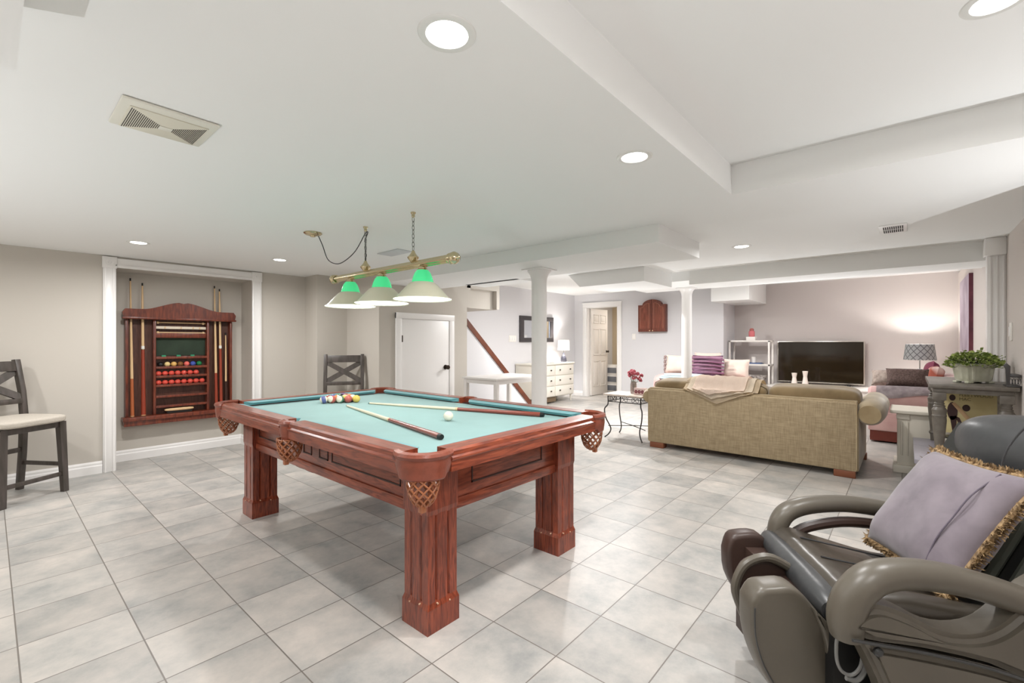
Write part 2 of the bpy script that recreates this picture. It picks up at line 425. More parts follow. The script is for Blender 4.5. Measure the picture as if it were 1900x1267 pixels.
# stair side wall with wooden cap
bm = poly(bmesh.new(), [(4.32, 4.6, 0), (5.92, 4.6, 0), (5.92, 4.6, .06), (4.32, 4.6, 1.49)], (0, .08, 0))
struct('wall_stair', bm, wallw_m, smooth=False)
a = Vector((4.318, 4.585, 1.545)); b = Vector((5.90, 4.585, .115))
dn = Vector((0, 0, -.095))
struct('trim_9', poly(bmesh.new(), [a, b, b + dn, a + dn], (0, .11, 0)), mat('stair_trim_wood', (112, 58, 34), .4, rgb2=(86, 42, 24), scale=10), smooth=False)
bm = bmesh.new()
for i in range(8): bx(bm, 5.9 - .22 * (i + 1), 5.9 - .22 * i, 4.68, BY, 0, .18 * (i + 1) - .1 if i else .1)
struct('trim_10', bm, mat('stair_carpet', (190, 180, 170), .95), smooth=False)
bm = box(4.32, 4.99, 4.66, BY, 1.68, ZB); bx(bm, 4.93, 4.99, 4.58, 4.66, 1.68, ZB); bx(bm, 4.32, 4.93, 4.58, 4.66, 1.95, ZB); bx(bm, 4.32, 4.40, 4.58, 4.66, 1.68, ZB)
struct('wall_stair_header', bm, wall_m, smooth=False)
# far door casing
bm = box(FX - .022, FX + .002, DY1 - .01, DY1 + .09, 0, DZ, .003); bx(bm, FX - .022, FX + .002, DY0 - .09, DY0 + .01, 0, DZ, .003)
bx(bm, FX - .022, FX + .002, DY0 - .09, DY1 + .09, DZ - .01, DZ + .085, .003); bx(bm, FX - .035, FX, DY0 - .1, DY1 + .1, DZ + .08, DZ + .10, .003)
bx(bm, FX, FX + .12, DY1 - .02, DY1, 0, DZ); bx(bm, FX, FX + .12, DY0, DY0 + .015, 0, DZ); bx(bm, FX, FX + .12, DY0, DY1, DZ - .015, DZ)
struct('trim_11', bm, trim_m)
# six panel door leaf, opened into the closet room
bm = box(8.80, 9.52, 5.30, 5.335, .01, 1.945, .002)
for x0, x1 in ((8.89, 9.13), (9.19, 9.43)):
    for z0, z1 in ((.2, .78), (.9, 1.5), (1.62, 1.82)):
        for (a0, a1, c0, c1) in ((x0, x1, z0, z0 + .018), (x0, x1, z1 - .018, z1), (x0, x0 + .018, z0, z1), (x1 - .018, x1, z0, z1)):
            bx(bm, a0, a1, 5.29, 5.302, c0, c1, .004)
        bx(bm, x0 + .045, x1 - .045, 5.292, 5.302, z0 + .045, z1 - .045, .005)
d1 = struct('door_1', bm, mat('door_paint', (232, 226, 220), .45))
k = bmesh.new(); lathe(k, [(0, -.06), (.02, -.06), (.028, -.048), (.026, -.036), (.01, -.025), (.01, -.008), (.028, -.006), (.028, 0), (0, 0)], (9.46, 5.298, .98), 18, axis='y')
obj('door_knob', k, mat('dark_bronze', (58, 46, 38), .3), d1)
# pilaster on the right wall
bm = box(5.07, 5.17, WY0, -.468, 0, ZC, .003)
for y in (-.555, -.52, -.485): bx(bm, 5.063, 5.075, y - .006, y + .006, .12, 1.86, .002)
bx(bm, 5.04, 5.18, WY0, -.452, 1.865, ZC, .006); bx(bm, 5.05, 5.17, WY0, -.46, 0, .14, .004)
struct('trim_12', bm, trim_m)

# ------------------------------------------------------------------ ceiling lights and vents
def can(x, y, z, label):
    t = thing('recessed_light', label, 'ceiling light', (x, y, z), 0, 'recessed ceiling lights')
    bm = bmesh.new(); lathe(bm, [(.052, .0), (.055, -.004), (.066, -.006), (.074, -.003), (.076, 0), (.052, 0)], seg=36)
    obj('trim_ring', bm, mat('can_ring', (226, 226, 222), .3), t)
    bm = bmesh.new(); lathe(bm, [(.0, -.0005), (.052, -.0005)], seg=36)
    obj('lens', bm, mat('can_lens', (255, 252, 246), .3, emit=14), t)
can_labels = ['round recessed ceiling light nearest the camera, over the left end of the step edge',
              'round recessed ceiling light beside the long ceiling step, right of the brass lamp',
              'round recessed ceiling light in front of the cue rack alcove',
              'round recessed ceiling light between the alcove and the hanging brass lamp',
              'round recessed ceiling light left of the small metal vent',
              'round recessed ceiling light cut off by the top right corner of the photo']
for i in range(6): can(*CANS[i], can_labels[i])
for i, lb in zip(range(6, 12), ('added unseen fill downlight on the left, level with the pool table', 'added unseen fill downlight on the left, above the counter chair',
        'added fill downlight hidden behind the soffit beyond the pool table', 'added fill downlight hidden above the loveseat', 'added fill downlight hidden by the beam before the television',
        'added unseen fill downlight directly over the camera')): can(*CANS[i], lb)  # these fixtures are added, out of view, for extra light

t = thing('ceiling_vent', 'large cream rectangular exhaust fan grille with bow-tie slots on ceiling', 'vent', (.423, 2.036, ZC), 0)
wobj('frame', bevel_all(box(.283, .562, 1.908, 2.168, ZC - .012, ZC), .006), mat('vent_cream', (226, 224, 212), .4), t)
wobj('face_plate', box(.31, .537, 1.95, 2.155, ZC - .016, ZC - .011, .002), mat('vent_face', (220, 216, 200), .4), t)
sl = bmesh.new(); sl2 = bmesh.new()
for i in range(17):
    f = i / 16
    x = .316 + .09 * f; ya = 1.957 + (2.04 - 1.957) * f; yb = 2.152 - (2.152 - 2.077) * f
    bx(sl, x, x + .0024, ya, yb, ZC - .0168, ZC - .0155)
    x = .529 - .08 * f; ya = 1.957 + (2.04 - 1.957) * f; yb = 2.143 - (2.143 - 2.077) * f
    bx(sl2, x, x + .0024, ya, yb, ZC - .0168, ZC - .0155)
for b_ in (sl, sl2): wobj('slots', b_, mat('vent_dark', (70, 66, 60), .8), t, smooth=False)
wobj('centre_bar', box(.408, .448, 2.042, 2.075, ZC - .019, ZC - .015, .002), mat('vent_cream', (226, 224, 212), .4), t)
t = thing('ceiling_register', 'small white metal register with dark louvre holes near the right wall', 'vent', (4.18, .075, ZC), 0)
wobj('frame', box(4.03, 4.33, 0.0, .15, ZC - .008, ZC, .003), trim_m, t)
sl = bmesh.new()
for i in range(10):
    for j in range(2): bx(sl, 4.07 + .118 * j, 4.165 + .118 * j, .02 + .0112 * i, .0265 + .0112 * i, ZC - .0095, ZC - .0075)
wobj('louvre', sl, mat('vent_black', (40, 36, 32), .8), t, smooth=False)
t = thing('ceiling_register', 'faint white rectangular register on ceiling behind the hanging brass lamp', 'vent', (2.377, 3.45, ZC), 0)
wobj('frame', box(2.30, 2.455, 3.29, 3.61, ZC - .008, ZC, .003), mat('vent_grey', (200, 202, 204), .5), t)

# ------------------------------------------------------------------ columns
def column(x, y, r, ztop, label):
    t = thing('column', label, 'column', (x, y, 0), 0)
    bm = bmesh.new(); lathe(bm, [(r, .1), (r * .98, ztop - .12), (r * 1.02, ztop - .09), (r * 1.2, ztop - .05), (r * 1.55, ztop - .02), (r * 1.55, ztop - .0)], seg=32)
    obj('shaft', bm, trim_m, t)
    obj('capital', box(-r * 1.65, r * 1.65, -r * 1.65, r * 1.65, ztop - .012, ztop, .002), trim_m, t)
    bm = bmesh.new(); lathe(bm, [(0, 0), (r * 1.35, 0), (r * 1.35, .06), (r * 1.1, .09), (r, .11), (0, .11)], seg=32)
    obj('base', bm, trim_m, t)
column(3.37, 2.59, .072, 1.876, 'white round column with flared capital behind the pool table')
column(6.36, 2.31, .068, 1.95, 'white round column standing behind the olive sofa, hiding part of the cushions')

# ------------------------------------------------------------------ pool table
TX0, TX1, TY0, TY1 = 1.03, 2.42, 1.34, 3.65
TZ = .78; BED = .742
T = thing('pool_table', 'large red oak pool table with teal cloth and leather net pockets', 'pool table', ((TX0 + TX1) / 2, (TY0 + TY1) / 2, 0))
def leg_bm(cx, cy):
    bm = bmesh.new(); w = .083; w2 = .079
    g = .0075; gd = .010
    out = []
    side = [(-w2, 0), (-.036 - g / 2, 0), (-.036 - g / 2, gd), (-.036 + g / 2, gd), (-.036 + g / 2, 0), (.012, 0), (.012, gd), (.012 + g, gd), (.012 + g, 0)]
    side = [(-w2, 0), (-.033 - g, 0), (-.033, gd), (-.033 + g, 0), (.033 - g, 0), (.033, gd), (.033 + g, 0)]
    for k in range(4):
        for s, d in side:
            p = Vector((s, -w2 + d)); a = k * PI / 2
            out.append((cx + p.x * math.cos(a) - p.y * math.sin(a), cy + p.x * math.sin(a) + p.y * math.cos(a)))
    poly(bm, [(x, y, .11) for x, y in out], (0, 0, .40))
    def fr(z0, z1, a0, a1):
        q = [(-1, -1), (1, -1), (1, 1), (-1, 1)]
        A = [bm.verts.new((cx + i * a0, cy + j * a0, z0)) for i, j in q]; B = [bm.verts.new((cx + i * a1, cy + j * a1, z1)) for i, j in q]
        bm.faces.new(list(reversed(A))); bm.faces.new(B)
        for k in range(4): bm.faces.new((A[k], A[(k + 1) % 4], B[(k + 1) % 4], B[k]))
    fr(0, .10, .0865, .0865); fr(.10, .125, .0865, w2 - .001)
    fr(.48, .505, w2 - .001, w); fr(.505, .69, w, w)
    return bm
for cx, cy in ((1.258, 1.558), (2.175, 1.558), (1.258, 3.43), (2.175, 3.43)):
    lg = wobj('leg', leg_bm(cx, cy), oak, T, smooth=False)
    for s in (-.033, .033):
        for sg in (-1, 1):
            for ax_, cc_ in (('y', (cx + s, cy, .115 - .012 * (s > 0))), ('x', (cx, cy + s, .115 - .012 * (s > 0)))):
                pg = bmesh.new(); lathe(pg, [(0, sg * .0885), (.0035, sg * .0885), (.0035, sg * .08)], cc_, 8, axis=ax_)
                pg.transform(T.matrix_basis.inverted()); obj('peg', pg, mat('peg_pale', (216, 180, 150), .5), lg)
# apron panels
def apron(x0, x1, y0, y1, along, m, out):
    bm = box(x0, x1, y0, y1, .465, .692, .003)
    if along == 'y':
        xs = x0 if out < 0 else x1
        bx(bm, xs - .008 if out < 0 else xs, xs if out < 0 else xs + .008, y0, y1, .465, .512, .003)
    else:
        ys = y0 if out < 0 else y1
        bx(bm, x0, x1, ys - .008 if out < 0 else ys, ys if out < 0 else ys + .008, .465, .512, .003)
    return bm
def frame_groove(bm, o, u, n, L, z0, z1, w=.007):
    """rectangular groove outline on a face; o origin, u along, n out"""
    for (s0, s1, a, b) in ((0, L, z0, z0 + w), (0, L, z1 - w, z1), (0, w, z0, z1), (L - w, L, z0, z1)):
        P = [o + u * s0 + Vector((0, 0, a)), o + u * s1 + Vector((0, 0, a)), o + u * s1 + Vector((0, 0, b)), o + u * s0 + Vector((0, 0, b))]
        poly(bm, P, n * .003)
for (a, mm, segs, O, U, Nn) in (
        (apron(1.205, 1.235, 1.62, 3.37, 'y', oak_h, -1), oak_h, ((.08, .62), (.74, .10), (.93, .10), (1.09, .60)), Vector((1.205, 1.62, 0)), Vector((0, 1, 0)), Vector((-1, 0, 0))),
        (apron(2.2, 2.23, 1.62, 3.37, 'y', oak_h, 1), oak_h, ((.08, .62), (.74, .10), (.93, .10), (1.09, .60)), Vector((2.23, 1.62, 0)), Vector((0, 1, 0)), Vector((1, 0, 0))),
        (apron(1.33, 2.1, 1.505, 1.535, 'x', oak_x, -1), oak_x, ((.12, .53),), Vector((1.33, 1.505, 0)), Vector((1, 0, 0)), Vector((0, -1, 0))),
        (apron(1.33, 2.1, 3.455, 3.485, 'x', oak_x, 1), oak_x, ((.12, .53),), Vector((1.33, 3.485, 0)), Vector((1, 0, 0)), Vector((0, 1, 0)))):
    ap = wobj('apron', a, mm, T)
    g = bmesh.new()
    for s, L in segs: frame_groove(g, O + U * s, U, Nn, L, .558, .672)
    g.transform(T.matrix_basis.inverted()); obj('panel_moulding', g, groove_m, ap, smooth=False)
wobj('slate', box(1.14, 2.31, 1.45, 3.54, .69, .728), groove_m, T)
wobj('bed_cloth', box(1.13, 2.32, 1.44, 3.55, .728, BED), cloth_m, T, smooth=False)
# rails (wood), profile across: outer face, rounded top
def rail(p0, p1, out, m):
    p0 = Vector(p0); p1 = Vector(p1); o = Vector(out)
    prof = [(0, .694), (0, .735), (.006, .742), (.006, .748), (-.002, .755), (-.002, .772), (-.010, TZ), (-.088, TZ), (-.088, .70), (-.05, .692)]
    bm = poly(bmesh.new(), [p0 + o * a + Vector((0, 0, z)) for a, z in prof], p1 - p0)
    wobj('rail', bm, m, T, smooth=False)
def cush(p0, p1, out, c0=.05, c1=.05):
    """cushion between p0,p1 (inner edge of wood); tapered ends"""
    p0 = Vector(p0); p1 = Vector(p1); o = Vector(out); d = (p1 - p0).normalized()
    w = .048
    A = []; 
    zt, zm, zb = TZ - .004, TZ - .012, BED + .008
    def V(p, k, z): return bm.verts.new(p - o * k + Vector((0, 0, z)))
    bm = bmesh.new()
    for p, s in ((p0, 1), (p1, -1)):
        A.append([V(p, 0, zt), V(p + d * s * .042, w, zm), V(p + d * s * .038, w - .018, zb), V(p, 0, zb)])
    for i in range(4): bm.faces.new((A[0][i], A[0][(i + 1) % 4], A[1][(i + 1) % 4], A[1][i]))
    bm.faces.new(A[0]); bm.faces.new(list(reversed(A[1])))
    wobj('cushion', bm, cushcloth_m, T, smooth=False)
YM = (TY0 + TY1) / 2; q = .125; qs = .155
for x, ox in ((TX0, -1), (TX1, 1)):
    for y0, y1 in ((TY0 + q, YM - .052), (YM + .052, TY1 - q)):
        rail((x, y0, 0), (x, y1, 0), (ox, 0, 0), oak_h)
        xi = x - ox * .088
        cush((xi, y0 + .01, 0), (xi, y1 - .0, 0), (ox, 0, 0))
for y, oy in ((TY0, -1), (TY1, 1)):
    rail((TX0 + qs, y, 0), (TX1 - qs, y, 0), (0, oy, 0), oak_x)
    cush((TX0 + qs + .01, y - oy * .088, 0), (TX1 - qs - .01, y - oy * .088, 0), (0, oy, 0))
# pockets
def pocket(c, a_mid, half, r, rr=.052):
    """leather collar around centre c, facing a_mid; net basket below"""
    c = Vector(c)
    bm = bmesh.new()
    n = 20; cols = []
    for i in range(n + 1):
        a = a_mid + half * (2 * i / n - 1)
        d = Vector((math.cos(a), math.sin(a), 0))
        edge = abs(2 * i / n - 1)
        zb = .676 - .0 * edge + (.018 if edge > .72 else 0)
        pts = [(r - .026, TZ - .004), (r - .014, TZ + .006), (r + .004, TZ + .001), (r + .009, TZ - .010), (r + .004, TZ - .021), (r + .001, TZ - .024), (r + .002, .73), (r - .004, zb + .008), (r - .012, zb), (r - .022, zb), (r - .018, .73), (r - .022, TZ - .03)]
        cols.append([bm.verts.new(c + d * p + Vector((0, 0, z))) for p, z in pts])
    m_ = len(cols[0])
    for i in range(n):
        for k in range(m_): bm.faces.new((cols[i][k], cols[i + 1][k], cols[i + 1][(k + 1) % m_], cols[i][(k + 1) % m_]))
    bm.faces.new(cols[0]); bm.faces.new(list(reversed(cols[-1])))
    pk = wobj('pocket', bm, leather_m, T)
    # dark throat
    th = bmesh.new(); lathe(th, [(.048, .7), (.048, BED + .001), (.0, BED + .0008)], c, 20)
    wobj('pocket_throat', th, mat('pocket_dark', (58, 30, 24), .7), T)
    # net
    nb = bmesh.new()
    cn = c + Vector((math.cos(a_mid), math.sin(a_mid), 0)) * (.038 if r > .1 else .012)
    def S(u, v):  # v 0 top..1 bottom
        rad = .062 * math.sqrt(max(0, 1 - (v * .93) ** 2.6))
        z = .688 - .118 * v
        return cn + Vector((math.cos(u) * rad, math.sin(u) * rad, z))
    K = 10
    for k in range(K):
        for sg in (-1, 1):
            tube(nb, [S(2 * PI * k / K + sg * v * 1.9, v) for v in [j / 8 for j in range(9)]], .0042, 5)
    tube(nb, [S(2 * PI * j / 16, .03) for j in range(16)], .004, 5, closed=True)
    lathe(nb, [(0, .562), (.018, .562), (.026, .570), (.026, .576), (0, .576)], cn, 12)
    tail = cn + Vector((math.cos(a_mid), math.sin(a_mid), 0)) * .02
    bx(nb, tail.x - .012, tail.x + .012, tail.y - .012, tail.y + .012, .548, .578, .003)
    nb.transform(T.matrix_basis.inverted())
    obj('net', nb, net_m, pk)
for x, sx in ((TX0, -1), (TX1, 1)):
    for y, sy in ((TY0, -1), (TY1, 1)):
        pocket((x - sx * .10, y - sy * .10, 0), math.atan2(sy, sx), R(78), .112)
    pocket((x - sx * .042, YM, 0), math.atan2(0, sx), R(82), .058)
# bridge stick hooks under the table
def hook(y, label):
    bm = tube(bmesh.new(), [(1.30, y, .50), (1.30, y, .43), (1.30, y - .03, .41), (1.30, y - .16, .41), (1.30, y - .19, .43)], .006, 8, smooth=4)
    tube(bm, [(1.30, y, .505), (1.30, y + .001, .49)], .012, 8)
    return wobj('cue_hook', bm, iron, T)
hook(3.0, ''); hook(2.87, '')

# billiard balls
ball_cols = {1: (220, 190, 60), 2: (50, 70, 150), 3: (180, 60, 50), 4: (90, 60, 120), 5: (214, 120, 60), 6: (50, 120, 90), 7: (130, 50, 50), 8: (24, 24, 26)}
ball_cols = {k: tuple(int(a * .72 + b * .28) for a, b in zip(v, (225, 205, 195))) if k != 8 else v for k, v in ball_cols.items()}
names = {1: 'yellow', 2: 'blue', 3: 'red', 4: 'purple', 5: 'orange', 6: 'green', 7: 'maroon', 8: 'black'}
def stripe_mat(k):
    nm = 'stripe_ball_%s' % names[k]
    if nm in MATS: return MATS[nm]
    m = bpy.data.materials.new(nm); m.use_nodes = True; nt = m.node_tree; b = nt.nodes['Principled BSDF']
    tc = nt.nodes.new('ShaderNodeTexCoord'); sp = nt.nodes.new('ShaderNodeSeparateXYZ'); ab = nt.nodes.new('ShaderNodeMath'); ab.operation = 'ABSOLUTE'
    lt = nt.nodes.new('ShaderNodeMath'); lt.operation = 'LESS_THAN'; lt.inputs[1].default_value = .014
    mx = nt.nodes.new('ShaderNodeMix'); mx.data_type = 'RGBA'
    mx.inputs[6].default_value = (*s2l((236, 228, 206)), 1); mx.inputs[7].default_value = (*s2l(ball_cols[k]), 1)
    nt.links.new(tc.outputs['Object'], sp.inputs[0]); nt.links.new(sp.outputs[2], ab.inputs[0]); nt.links.new(ab.outputs[0], lt.inputs[0])
    nt.links.new(lt.outputs[0], mx.inputs[0]); nt.links.new(mx.outputs[2], b.inputs['Base Color']); b.inputs['Roughness'].default_value = .12
    MATS[nm] = m
    return m
BR = .0285
def ball(x, y, m, label, group, z=BED, r=BR, rot=None, spot=None):
    o = obj('billiard_ball', sphere(bmesh.new(), (0, 0, 0), r, 24, 14), m)
    o.location = (x, y, z + r); o.rotation_euler = rot or (random.uniform(0, 3), random.uniform(0, 3), random.uniform(0, 3))
    tag(o, label, 'billiard ball', group)
    if spot:
        s = bmesh.new()
        for v in range(1):
            a = [(r * 1.002 * math.sin(t), r * 1.002 * math.cos(t)) for t in (0, .12, .24, .36)]
            lathe(s, [(p, q_) for p, q_ in a], (0, 0, 0), 16)
        obj('number_spot', s, mat('ball_ivory', (236, 230, 212), .12), o)
    return o
rb = Vector((1.735, 3.215)); u = Vector((.826, -.564)); w = Vector((.564, .826))
order = [10, 11, 14, 3, 1, 15, 13, 9, 12, 2, 8, 5, 6, 7, 4]
rows = ['front row of the rack', 'second row of the rack', 'third row of the rack', 'fourth row of the rack', 'back of the rack']
pos = ['leftmost', 'second from the left', 'third from the left', 'fourth from the left', 'rightmost']
i = 0
for r_ in range(5):
    cnt = 5 - r_
    for c_ in range(cnt):
        p = rb + u * (c_ - (cnt - 1) / 2) * 2.02 * BR + w * r_ * 1.75 * BR
        k = order[i]; i += 1
        kk = k if k < 9 else k - 8
        m = mat('ball_%s' % names[kk], ball_cols[kk], .12) if k < 9 else stripe_mat(kk)
        where = (pos[c_] if c_ < cnt - 1 else 'rightmost') if cnt > 1 else 'single ball'
        lab = '%s %s pool ball, %s in the %s' % ('solid' if k < 9 else 'striped', names[kk], where, rows[r_])
        ball(p.x, p.y, m, lab, 'racked pool balls on the table', rot=(R(40 + 37 * i), R(25 * i), R(60 * i)), spot=k < 9)
ball(1.752, 2.01, mat('ball_ivory', (236, 230, 212), .12), 'cream white cue ball alone on the cloth between the two cues', None)

def cue(bm_shaft, bm_butt, a, b, rt=.0062, rb=.0145, split=.55):
    a = Vector(a); b = Vector(b); mpt = a.lerp(b, split)
    tube(bm_shaft, [a, a.lerp(mpt, .5), mpt], [rt, (rt + rb) / 2 * .95, rt + (rb - rt) * split], 14)
    tube(bm_butt, [mpt, b.lerp(mpt, .05), b], [rt + (rb - rt) * split + .0003, rb, rb], 14)
    return mpt
def table_cue(tip, butt, label, split, joint_m):
    t = thing('pool_cue', label, 'pool cue', (butt[0], butt[1], BED), 0)
    a = Vector((tip[0], tip[1], BED + .0075)); b = Vector((butt[0], butt[1], BED + .0150))
    s = bmesh.new(); bt = bmesh.new(); cue(s, bt, a, b, split=split)
    wobj('shaft', s, maple_pale, t); wobj('butt', bt, cuerose, t)
    d = (b - a).normalized()
    wobj('bumper', tube(bmesh.new(), [b, b + d * .022], [.0148, .0125], 14), black_m, t)
    m_ = a.lerp(b, split)
    wobj('joint', tube(bmesh.new(), [m_ - d * .012, m_ + d * .004], .0115, 14), joint_m, t)
    wobj('tip', tube(bmesh.new(), [a - d * .012, a], .0062, 10), mat('tip_ferrule', (120, 150, 150), .6), t)
table_cue((1.664, 2.986), (1.392, 1.66), 'pool cue lying across the cloth, butt toward the near corner pocket', .56, maple)
table_cue((1.846, 2.99), (2.213, 1.69), 'pool cue lying beyond the cue ball, butt toward the right corner pocket', .56, maple)

# ------------------------------------------------------------------ hanging billiard lamp
PX_, PZ_ = 1.72, 1.673
L = thing('billiard_lamp', 'brass bar hanging lamp with three green topped glass shades over the table', 'lamp', (PX_, 2.6, PZ_))
bm = bmesh.new()
for dx, dz in ((-.014, 0), (.014, 0), (0, .012), (0, -.010)): tube(bm, [(PX_ + dx, 1.97, PZ_ + dz), (PX_ + dx, 3.23, PZ_ + dz)], .0135, 14)
wobj('bar', bm, brass, L)
for y, s in ((1.965, -1), (3.235, 1)):
    bm = bmesh.new(); lathe(bm, [(0, 0), (.03, 0), (.032, s * .01), (.024, s * .018), (.034, s * .03), (.036, s * .045), (.028, s * .062), (.012, s * .072), (.008, s * .085), (0, s * .09)], (PX_, y, PZ_), 20, axis='y')
    wobj('finial', bm, brass, L)
for y in (2.207, 2.64, 3.04):
    bm = bmesh.new(); lathe(bm, [(0, 1.665), (.010, 1.665), (.010, 1.652), (.026, 1.650), (.028, 1.640), (.034, 1.636), (.036, 1.630), (.0, 1.630)], (PX_, y, 0), 20)
    st = wobj('shade_holder', bm, brass, L)
    bm = bmesh.new()
    pr = [(.034, 1.634), (.048, 1.615), (.058, 1.59), (.063, 1.57), (.066, 1.556)]
    lathe(bm, pr + [(r - .003, z) for r, z in reversed(pr)], (PX_, y, 0), 36)
    cp = wobj('green_cap', bm, greenglass, L)
    bm = bmesh.new()
    pr = [(.064, 1.560), (.082, 1.550), (.105, 1.527), (.135, 1.493), (.158, 1.468), (.176, 1.454)]
    lathe(bm, pr + [(r - .003, z - .001) for r, z in reversed(pr)], (PX_, y, 0), 48)
    wobj('glass_shade', bm, shadeglass, L)
    bm = bmesh.new(); lathe(bm, [(0, 1.458), (.173, 1.458)], (PX_, y, 0), 48)
    wobj('diffuser', bm, mat('lamp_diffuser', (255, 253, 248), .4, emit=6), L)
for y in (2.30, 2.84):
    bm = bmesh.new(); lathe(bm, [(.010, 1.685), (.022, 1.700), (.034, 1.715), (.036, 1.722), (.024, 1.735), (.014, 1.748), (.009, 1.762), (0, 1.768)], (PX_, y, 0), 20)
    wobj('chain_cup', bm, brass, L)
    bm = bmesh.new()
    z = 1.762; k = 0
    while z < 1.955:
        pts = []
        for j in range(10):
            a = 2 * PI * j / 10
            if k % 2: pts.append((PX_ + .008 * math.cos(a), y, z + .0145 + .0165 * math.sin(a)))
            else: pts.append((PX_, y + .008 * math.cos(a), z + .0145 + .0165 * math.sin(a)))
        tube(bm, pts, .0018, 5, closed=True); z += .0255; k += 1
    wobj('chain', bm, chain_m, L)
    bm = bmesh.new(); lathe(bm, [(0, ZC), (.016, ZC), (.016, ZC - .006), (.010, ZC - .014), (.011, ZC - .026), (.005, ZC - .034), (0, ZC - .034)], (PX_, y, 0), 16)
    wobj('ceiling_hook', bm, brass, L)
bm = bmesh.new(); lathe(bm, [(0, ZC), (.062, ZC), (.064, ZC - .006), (.052, ZC - .016), (.02, ZC - .022), (.018, ZC - .03), (0, ZC - .032)], (1.56, 3.285, 0), 30)
wobj('canopy', bm, brass, L)
c0 = Vector((1.585, 3.25, ZC - .025)); cs = Vector((1.64, 3.09, 1.73)); c1 = Vector((PX_, 2.845, 1.955))
path = [c0, (1.60, 3.215, 1.90), (1.615, 3.17, 1.80), (1.64, 3.10, 1.762), (1.665, 3.03, 1.775), (1.695, 2.93, 1.84), c1]
bm = tube(bmesh.new(), path, .0032, 6, smooth=6)
tube(bm, [c1, (PX_ + .012, 2.83, 1.965), (PX_ + .004, 2.85, 1.90), (PX_ + .004, 2.843, 1.82), (PX_, 2.84, 1.765)], .0032, 6, smooth=6)
wobj('cord', bm, mat('dark_cord', (52, 54, 56), .5), L)

# ------------------------------------------------------------------ cue rack in the alcove
RY = AY  # back wall
RK = thing('cue_rack', 'carved red brown wooden snooker cue and ball rack hung inside the alcove', 'cue rack', (1.36, RY, .35))
YB, YF = RY - .012, RY - .085
x0, x1 = .90, 1.85
wobj('back_panel', box(x0, x1, YB, RY, .42, 1.50), rackback, RK, smooth=False)
def wv(name, bm, m=rackwood): return wobj(name, bm, m, RK)
wv('side_panel', box(x0, x0 + .022, YF, YB, .42, 1.47, .003)); wv('side_panel', box(x1 - .022, x1, YF, YB, .42, 1.47, .003))
pts = [(x0 - .018, 1.44), (x1 + .02, 1.44), (x1 + .03, 1.50), (x1 + .005, 1.535)]
n = 24
top = []
for i in range(n + 1):
    f = i / n; xx = x1 + .005 + (x0 - .005 - x1 - .005) * f
    g = abs(f - .5) * 2
    z = 1.535 + .085 * (0.5 + 0.5 * math.cos(PI * min(1, g / .72))) ** 0.9
    if g < .09: z -= .012 * (1 - g / .09)
    top.append((xx, z))
pts = [(x0 - .018, 1.445), (x1 + .018, 1.445), (x1 + .028, 1.50)] + top + [(x0 - .028, 1.50)]
wv('crown', poly(bmesh.new(), [(x, YF - .035, z) for x, z in pts], (0, .05, 0)))
wv('crown_moulding', box(x0 - .03, x1 + .03, YF - .045, YF + .015, 1.432, 1.452, .004))
wv('base_shelf', bx(box(x0 - .025, x1 + .025, YF - .05, YB, .405, .445, .004), x0 - .015, x1 + .015, YF - .03, YB, .355, .41, .005))
DX0, DX1 = 1.145, 1.60
wv('divider', box(DX0 - .022, DX0, YF, YB, .445, 1.445, .003)); wv('divider', box(DX1, DX1 + .022, YF, YB, .445, 1.445, .003))
wobj('felt_panel', box(DX0, DX1, YB - .006, YB, 1.055, 1.245), greenfelt, RK, smooth=False)
for z in (1.245,): wv('shelf', box(DX0, DX1, YF + .02, YB, z, z + .05, .003))
SH = [1.04, .938, .843, .748, .635, .53]
for z in SH:
    wv('shelf', bx(box(DX0, DX1, YF, YB, z - .016, z, .002), DX0, DX1, YF - .004, YF + .004, z - .018, z + .006, .002))
# chalk cubes
ch = box(-.018, .018, -.012, .012, 0, .022, .003)
c0_ = obj('chalk_cube', ch, mat('chalk_green', (60, 150, 110), .9)); c0_.location = (1.215, YF + .03, SH[0])
tag(c0_, 'green chalk cube on the rack ledge, leftmost of three', 'chalk', 'chalk cubes on the cue rack')
for x, lb in ((1.345, 'green chalk cube on the rack ledge, middle of three'), (1.47, 'green chalk cube on the rack ledge, rightmost of three')):
    c = c0_.copy(); COL.objects.link(c); c.location = (x, YF + .03, SH[0]); c['label'] = lb
# coloured balls
sr = .0265
for k, (nm, cc) in enumerate((('black', (34, 32, 32)), ('cream', (226, 200, 140)), ('yellow', (222, 176, 100)), ('brown', (130, 84, 46)), ('pink', (232, 110, 100)), ('blue', (70, 90, 170)), ('green', (30, 120, 70)))):
    o = obj('snooker_ball', sphere(bmesh.new(), (0, 0, 0), sr, 20, 12), mat('snooker_' + nm, cc, .12))
    o.location = (1.19 + .0575 * k, YF + .037, SH[1] + sr)
    tag(o, '%s snooker ball on the mixed colour shelf of the cue rack' % nm, 'snooker ball', 'snooker balls on the rack')
red = obj('snooker_ball', sphere(bmesh.new(), (0, 0, 0), sr, 20, 12), mat('snooker_red', (220, 84, 70), .16))
tag(red, 'red snooker ball on rack', 'snooker ball', 'snooker balls on the rack')
ordn = ['first', 'second', 'third', 'fourth', 'fifth', 'sixth', 'seventh', 'eighth']
first = True
for row, z, cnt in ((0, SH[2], 7), (1, SH[3], 8)):
    for k in range(cnt):
        o = red if first else red.copy()
        if not first: COL.objects.link(o)
        first = False
        o.location = (1.173 + .0555 * k, YF + .037, z + sr)
        o['label'] = 'red snooker ball, %s from the left on the %s red row of the rack' % (ordn[k], 'upper' if row == 0 else 'lower')
